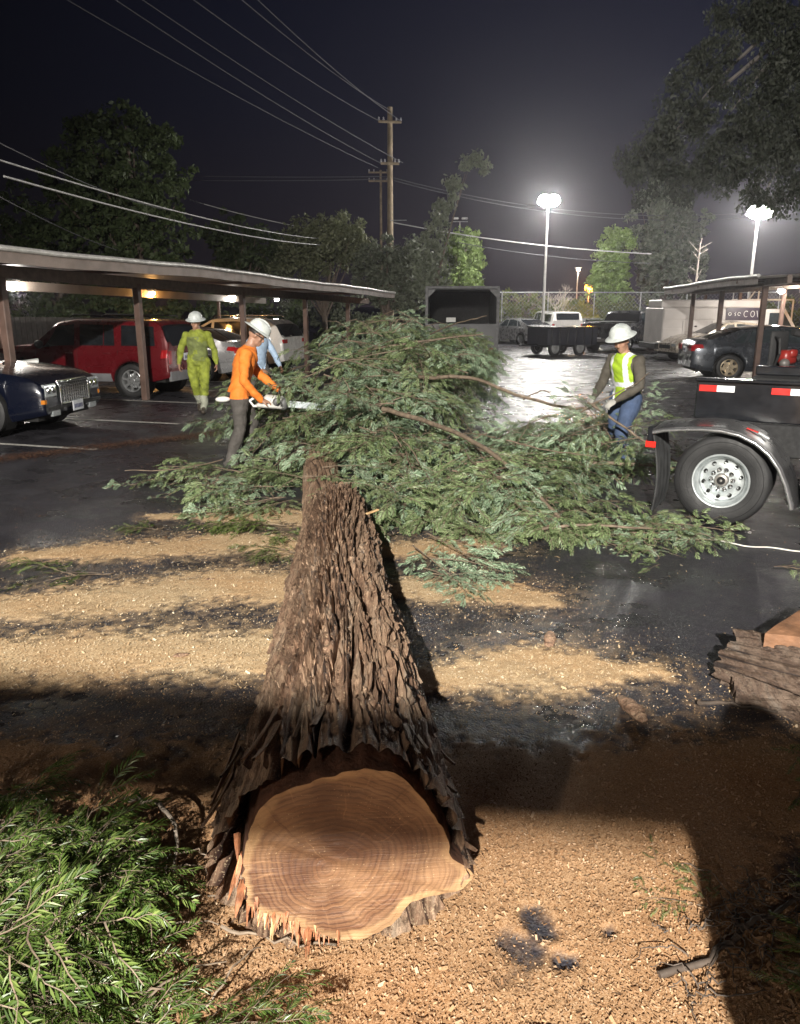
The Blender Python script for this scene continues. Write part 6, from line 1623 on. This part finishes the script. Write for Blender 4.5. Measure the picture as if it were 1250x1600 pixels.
    LN = (neck - pel).length; mi[np.isin(reg, ['torso', 'neck']) & (rel > LN + .012)] = mats.index(skin); mi[reg == 'head'] = mats.index(skin)
    nrm = np.empty(nv * 3, 'f'); me2.vertices.foreach_get('normal', nrm) if hasattr(me2.vertices[0], 'normal') else None
    nrm = nrm.reshape(-1, 3); cloth = ~np.isin(reg, ['hand', 'head', 'neck'])
    w1 = NZ.fbm(co[:, 0] * 9 + co[:, 1] * 6 + seed, co[:, 2] * 16 + co[:, 1] * 9, 3) - .5; w2 = np.abs(NZ2(co[:, 0] * 7 + seed, co[:, 2] * 9 + co[:, 1] * 12) - .5)
    co = co + nrm * (cloth * (w1 * wrinkle * 3.2 + w2 * wrinkle * 2.4))[:, None]
    me2.vertices.foreach_set('co', co.astype('f').ravel())
    F = np.empty(len(me2.loops), 'i'); me2.loops.foreach_get('vertex_index', F)
    ls = np.empty(len(me2.polygons), 'i'); me2.polygons.foreach_get('loop_start', ls); me2.polygons.foreach_set('material_index', mi[F[ls]].astype('i')); me2.shade_smooth(); me2.update()
    t = obj('person', me2, None, label, 'person', group); t.location = loc; t.rotation_euler = (0, 0, rz)
    return t, HT
def hat(t, HT, m=None, tilt=.0):
    mb = MB(); M = HT @ Matrix.Rotation(tilt, 4, 'Y') @ Matrix.Translation((-.008, 0, .070))
    mb.lathe([(.118, -.01), (.124, .0), (.122, .03), (.112, .066), (.088, .10), (.05, .118), (.001, .124)], 32, 0, M @ Matrix.Diagonal((1.12, 1, 1, 1)))
    mb.lathe([(.118, -.004), (.168, -.018), (.172, -.014), (.160, -.004), (.120, .012)], 32, 0, M @ Matrix.Diagonal((1.13, 1, 1, 1)))
    for y in (-.028, 0, .028): mb.tube([M @ Vector((x, y, math.sqrt(max(0, .125 ** 2 - (x / 1.12) ** 2 - y * y)) + .004)) for x in (-.105, -.07, -.03, 0, .03, .07, .105)], .007, 6)
    o = mb.build('hard_hat', m or mat('hard_hat_white', (.60, .64, .63), .35, var=.22, scale=12), t, smooth=50)
    MB().ball((0, 0, 0), (.102, .080, .05), 8, 0, HT @ Matrix.Translation((-.014, 0, .030))).build('hair', hair_m, t, smooth=60)
    return o
lime = mat('lime_cloth', (.23, .27, .035), .8, var=.4, scale=10, bump=.5, bscale=25); lime_dirty = mat('lime_dirty', (.16, .19, .06), .85, var=.4, scale=8)
orange_c = mat('orange_cloth', (.74, .20, .025), .8, var=.08, scale=5, bump=.5, bscale=18); grey_pants = mat('grey_trousers', (.075, .068, .062), .85, var=.25, bump=.4, bscale=25)
boot = mat('boot_leather', (.05, .04, .03), .6); boot_pale = mat('pale_gaiter', (.34, .35, .28), .8, var=.3); denim = mat('denim', (.055, .085, .16), .85, var=.25, bump=.3); dark_cloth = mat('dark_sleeve', (.085, .075, .06), .85, var=.3); tan_boot = mat('tan_boot', (.20, .14, .075), .7); glove = mat('work_glove', (.42, .41, .38), .85, var=.2); pale_blue = mat('pale_blue_cloth', (.42, .55, .72), .8, var=.2, bump=.5, bscale=20)
# 1 man in orange with chainsaw: facing the heap (local +x), turned about 20 degrees away from us
Jo = dict(pelvis=(0, 0, .91), chest=(.06, 0, 1.22), neck=(.15, 0, 1.43), head=(.23, 0, 1.56), face=(1, -.12, -.48),
          shL=(.09, .19, 1.35), elL=(.26, .26, 1.08), wrL=(.47, .14, .90), shR=(.09, -.19, 1.35), elR=(.05, -.27, 1.06), wrR=(.24, -.22, .82),
          hipL=(0, .10, .90), knL=(.14, .15, .50), anL=(.02, .17, .09), toeL=(.17, .18, .04), hipR=(0, -.10, .90), knR=(-.02, -.12, .48), anR=(-.16, -.13, .09), toeR=(0, -.16, .04),
          pnL=(0, -.3, -1), pnR=(.3, .5, -1), hdL=(.8, -.35, -.35), hdR=(.9, .25, -.2), curl=1.0)
def cls_o(reg, tt, co, rel, lat, fw):
    mi = np.zeros(len(reg), int); mi[np.isin(reg, ['thigh', 'shin'])] = 1; mi[(reg == 'torso') & (rel < -.03)] = 1; mi[(reg == 'thigh') & (co[:, 2] > .84)] = 0; mi[np.isin(reg, ['head', 'neck'])] = 2; mi[(reg == 'neck') & (tt < .12)] = 0; mi[reg == 'foot'] = 3; mi[reg == 'hand'] = 2; return mi
ang_o = math.radians(12)
po, HT = person('man in orange long-sleeved shirt and white hard hat holding a chainsaw beside the heap', Jo, [orange_c, grey_pants, skin, boot], cls_o, (-1.93, 9.3, 0), ang_o, 1, bulk=1.06, wrinkle=.010)
hat(po, HT, tilt=.08)
# ear muff / glasses strap
MB().tube([HT @ Vector((.085, -.05, .01)), HT @ Vector((.03, -.082, .012)), HT @ Vector((-.05, -.078, .01))], .006, 6).build('safety_glasses', black_matte, po)
# shirt tail and cloth at hip
MB().ball((-.20, -.12, .83), (.09, .05, .035), 8).build('rag', mat('white_cloth', (.7, .7, .68), .8, bump=.5, bscale=20), po, smooth=60)
# chainsaw
cs = thing('chainsaw', 'white and grey chainsaw with a long silver bar held by the man in orange', 'chainsaw', (-1.93 + .40, 9.3 - .06, .78), ang_o - .06)
m_ = MB(); m_.box((.02, 0, .02), (.26, .13, .14), b=.035); m_.box((-.02, -.02, -.04), (.34, .11, .05), b=.02); m_.build('engine_housing', mat('saw_white', (.55, .54, .51), .45, var=.2, scale=14), cs, smooth=50)
m_ = MB(); m_.box((.13, 0, 0), (.10, .15, .15), b=.03); m_.ball((.05, -.07, .02), (.05, .02, .05), 8); m_.build('side_cover', mat('saw_grey', (.10, .10, .10), .5), cs, smooth=50)
m_ = MB(); m_.tube([(-.12, .0, .06), (-.20, 0, .05), (-.27, 0, .0), (-.22, 0, -.06), (-.12, 0, -.05)], .017, 8); m_.build('rear_handle', white_pl, cs, smooth=60)
m_ = MB(); m_.tube([(.06, -.09, -.02), (.07, -.10, .08), (.075, -.05, .14), (.075, .05, .14), (.06, .09, .02)], .013, 8); m_.build('front_handle', black_matte, cs, smooth=60)
m_ = MB(); m_.box((.14, 0, .12), (.02, .13, .09), b=.008); m_.build('hand_guard', black_matte, cs)
pl_ = [(.17, -.035), (.70, -.040), (.745, -.030), (.765, 0), (.745, .030), (.70, .040), (.17, .035)]
m_ = MB(); m_.prism(pl_, -.003, .003, 0, Matrix.Rotation(PI / 2, 4, 'X')); m_.build('guide_bar', mat('bar_steel', (.62, .68, .72), .3, .5), cs)
m_ = MB(); pts = [Vector((x, 0, z)) for x, z in pl_[:3]] + [Vector((.768, 0, 0))] + [Vector((x, 0, z)) for x, z in pl_[4:]]; m_.tube(pts, .0045, 5, sq=(.6, 1)); m_.build('chain', alu, cs)
cs.rotation_euler = (0, math.radians(6), ang_o - .06)
# 2 man in lime walking towards us
Jg = dict(pelvis=(0, 0, .95), chest=(.0, 0, 1.27), neck=(.02, 0, 1.48), head=(.05, 0, 1.61), face=(1, -.35, 0),
          shL=(0, .185, 1.39), elL=(-.06, .28, 1.13), wrL=(.04, .32, .89), shR=(0, -.185, 1.39), elR=(-.04, -.31, 1.14), wrR=(.08, -.33, .90),
          hipL=(0, .10, .92), knL=(.10, .09, .50), anL=(.16, .06, .10), toeL=(.31, .06, .05), hipR=(0, -.10, .92), knR=(.0, -.09, .50), anR=(-.22, -.05, .16), toeR=(-.10, -.05, .04),
          pnL=(0, -1, 0), pnR=(0, 1, 0), hdL=(.15, .02, -1), hdR=(.15, -.02, -1), curl=.7)
def cls_g(reg, tt, co, rel, lat, fw):
    mi = np.zeros(len(reg), int); pz = NZ.fbm(co[:, 1] * 9 + 3, co[:, 2] * 9, 3); mi[(reg == 'torso') & (rel > .0) & (rel < .42) & (np.abs(lat) < .20) & (fw > .02) & (pz > .34 + .5 * np.abs(lat) + .6 * np.abs(rel - .2))] = 1
    mi[np.isin(reg, ['head', 'neck'])] = 2; mi[(reg == 'neck') & (tt < .2)] = 0; mi[reg == 'hand'] = 2; mi[(reg == 'shin') & (tt > .45)] = 3; mi[reg == 'foot'] = 4; return mi
pg, HT = person('man in dirty lime work suit and white hard hat walking by the red suv', Jg, [lime, lime_dirty, skin, boot_pale, boot], cls_g, (-3.65, 14.15, gz(-3.6, 14.1)), math.radians(-83), 5, bulk=1.12, wrinkle=.009)
hat(pg, HT)
# 3 man in hi-vis vest bending to drag brush, facing left and down
Jv = dict(pelvis=(-.02, 0, .88), chest=(.04, 0, 1.17), neck=(.08, 0, 1.38), head=(.14, 0, 1.51), face=(.85, .35, -.7),
          shL=(.05, .20, 1.30), elL=(.14, .31, 1.03), wrL=(.36, .18, .88), shR=(.05, -.20, 1.30), elR=(.06, -.32, 1.03), wrR=(.30, -.22, .86),
          hipL=(0, .11, .86), knL=(.22, .16, .50), anL=(.12, .20, .09), toeL=(.28, .24, .04), hipR=(0, -.11, .86), knR=(.0, -.14, .47), anR=(-.28, -.15, .10), toeR=(-.13, -.18, .04),
          pnL=(0, -.5, -1), pnR=(0, .5, -1), hdL=(.8, -.3, -.5), hdR=(.8, .3, -.5), curl=1.1)
def cls_v(reg, tt, co, rel, lat, fw):
    mi = np.full(len(reg), 4); mi[reg == 'torso'] = 0; mi[(reg == 'torso') & (np.abs(np.abs(lat) - .10) < .028)] = 1; mi[(reg == 'torso') & (np.abs(rel - .17) < .03)] = 1; mi[(reg == 'torso') & (rel < -.02)] = 2
    mi[np.isin(reg, ['thigh', 'shin'])] = 2; mi[np.isin(reg, ['head', 'neck'])] = 3; mi[reg == 'hand'] = 6; mi[reg == 'foot'] = 5; return mi
pv, HT = person('man in yellow hi-vis vest, jeans and white hard hat dragging brush', Jv, [mat('vest_yellow', (.36, .54, .03), .7, var=.2), refl_white, denim, skin, dark_cloth, tan_boot, glove], cls_v, (2.62, 8.95, 0), math.radians(212), 9, bulk=1.05)
hat(pv, HT, tilt=-.1)
# 4 half hidden person in pale blue behind the man in orange
Jb = dict(Jv); 
pb, HT = person('person in pale blue stooping behind the man in orange at the edge of the heap', Jb, [pale_blue, grey_pants, skin, boot], lambda reg, tt, co, rel, lat, fw: np.where(np.isin(reg, ['head', 'hand', 'neck']), 2, np.where(np.isin(reg, ['thigh', 'shin']), 1, np.where(reg == 'foot', 3, 0))), (-2.48, 13.6, 0), math.radians(-35), 15)
MB().ball((0, 0, 0), (.108, .084, .08), 10, 0, HT @ Matrix.Translation((-.016, 0, .04))).build('cap', pale_blue, pb, smooth=60)
# branches the vest man drags
db = thing('dragged_branch', 'long leafy branches gripped by the man in the hi-vis vest', 'branch', (2.2, 8.6, 0)); R = random.Random(9)
DB = Matrix.Translation((-2.2, -8.6, 0))
limb([(2.10, 8.62, .86), (2.6, 8.3, .52), (3.2, 7.9, .12)], .016, .010, 7, db, DB); limb([(2.25, 8.75, .84), (1.8, 8.7, .6), (1.3, 8.5, .35)], .013, .006, 6, db, DB)
limb([(2.1, 8.75, .8), (2.5, 8.6, 1.0), (2.75, 8.55, 1.2)], .010, .005, 6, db, DB)
for k in range(18):
    o = obj('bough', R.choice(pile_b + bare_b), db); a = R.choice((R.uniform(2.6, 3.8), R.uniform(2.6, 3.8), R.uniform(-.9, .2))); s = R.uniform(.45, .75); o.location = (R.uniform(-.55, .75), R.uniform(-.5, .35), R.uniform(.15, .70)); o.rotation_euler = (R.uniform(-.5, .5), R.uniform(-.1, .6), a); o.scale = (s,) * 3
for k in range(12):
    o = obj('bough', R.choice(pile_b), db); a = R.uniform(0, 6.28); s = R.uniform(.4, .65); o.location = (R.uniform(.1, .75), R.uniform(-.35, .1), R.uniform(.1, .6)); o.rotation_euler = (R.uniform(-.5, .5), R.uniform(-.9, .3), a); o.scale = (s,) * 3
# ------------------------------------------------------------------ behind the camera: truck with work lamp, shadow-casting bystander, boom added for its band of shadow
wt = thing('lamp_truck', 'work truck with a work lamp on a mast standing behind the viewpoint', 'truck', (-1.75, -10.3, 0))
MB().box((0, -1.4, 1.4), (2.4, 3.6, 1.9), b=.1).build('body', p_white, wt); MB().tube([(0, 0, 1.0), (0, 0, WORK_LAMP_POS[2] + .35)], .07, 10).build('mast', galv, wt)
MB().box((0, .0, WORK_LAMP_POS[2] + .32), (.7, .3, .12), b=.02).build('lamp_head', galv, wt)
for sx in (-1, 1):
    for yy in (-.4, -2.5):
        o = obj('wheel', tw_, wt); o.location = (sx * 1.1, yy, .46); o.rotation_euler = (0, 0, sx * PI / 2)
ld = bpy.data.lights.new('work_light', 'SPOT'); ld.energy = WORK_LAMP_POWER; ld.color = (1.0, .95, .86); ld.shadow_soft_size = .10; ld.spot_size = math.radians(75); ld.spot_blend = .5
lo = bpy.data.objects.new('work_light', ld); COL.objects.link(lo); lo.location = WORK_LAMP_POS
lo.rotation_euler = (Vector((.2, 6.0, .0)) - Vector(WORK_LAMP_POS)).to_track_quat('-Z', 'Y').to_euler()
ld = bpy.data.lights.new('fill_light', 'SPOT'); ld.energy = 1300; ld.color = (1.0, .88, .74); ld.shadow_soft_size = .25; ld.spot_size = math.radians(80); ld.spot_blend = .6  # added fill lamp, lifts the shadow band on the left
lo = bpy.data.objects.new('fill_light', ld); COL.objects.link(lo); lo.location = (-5.5, -7.5, 4.6); lo.rotation_euler = (Vector((-.8, 4.5, 0)) - Vector((-5.5, -7.5, 4.6))).to_track_quat('-Z', 'Y').to_euler()
sl = thing('fill_stand', 'added fill light stand behind and left of the viewpoint', 'light stand', (-5.5, -7.6, 0)); MB().tube([(0, 0, 0), (0, 0, 4.75)], .03, 8).build('mast', galv, sl); MB().box((0, 0, 4.85), (.35, .2, .2), b=.02).build('lamp_head', galv, sl)
bo = thing('shadow_boom', 'added level boom behind the viewpoint, placed for its band of shadow', 'occluder', (0, -3, 0))
MB().tube([(-4.2, 0, 3.58), (-1.84, 0, 3.43), (1.2, 0, 3.24)], .13, 10).build('boom', mat('shadow_boom_paint', (.4, .3, .05), .5), bo)  # unseen boom sized to throw shade across ground, log and cut face
MB().tube([(-4.2, 0, 0), (-4.2, 0, 3.58)], .15, 10).build('shadow_boom_column', MATS['shadow_boom_paint'], bo)
Js = dict(pelvis=(0, 0, .95), chest=(.0, 0, 1.27), neck=(.02, 0, 1.48), head=(.05, 0, 1.62), face=(1, 0, 0), shL=(0, .21, 1.41), elL=(.0, .24, 1.14), wrL=(.03, .22, .90), shR=(0, -.21, 1.41), elR=(.0, -.24, 1.14), wrR=(.03, -.22, .90),
          hipL=(0, .12, .92), knL=(.03, .15, .50), anL=(.0, .17, .10), toeL=(.15, .19, .05), hipR=(0, -.12, .92), knR=(.03, -.15, .50), anR=(.0, -.17, .10), toeR=(.15, -.19, .05), hdL=(.3, -.8, -.3), hdR=(.3, .8, -.3))
psn, HT = person('bystander in a dark coat standing just behind and right of the viewpoint', Js, [dark_cloth, grey_pants, skin, boot], cls_o, (.84, .02, 0), math.radians(80), 3, bulk=1.7, voxel=.02)
hat(psn, HT)
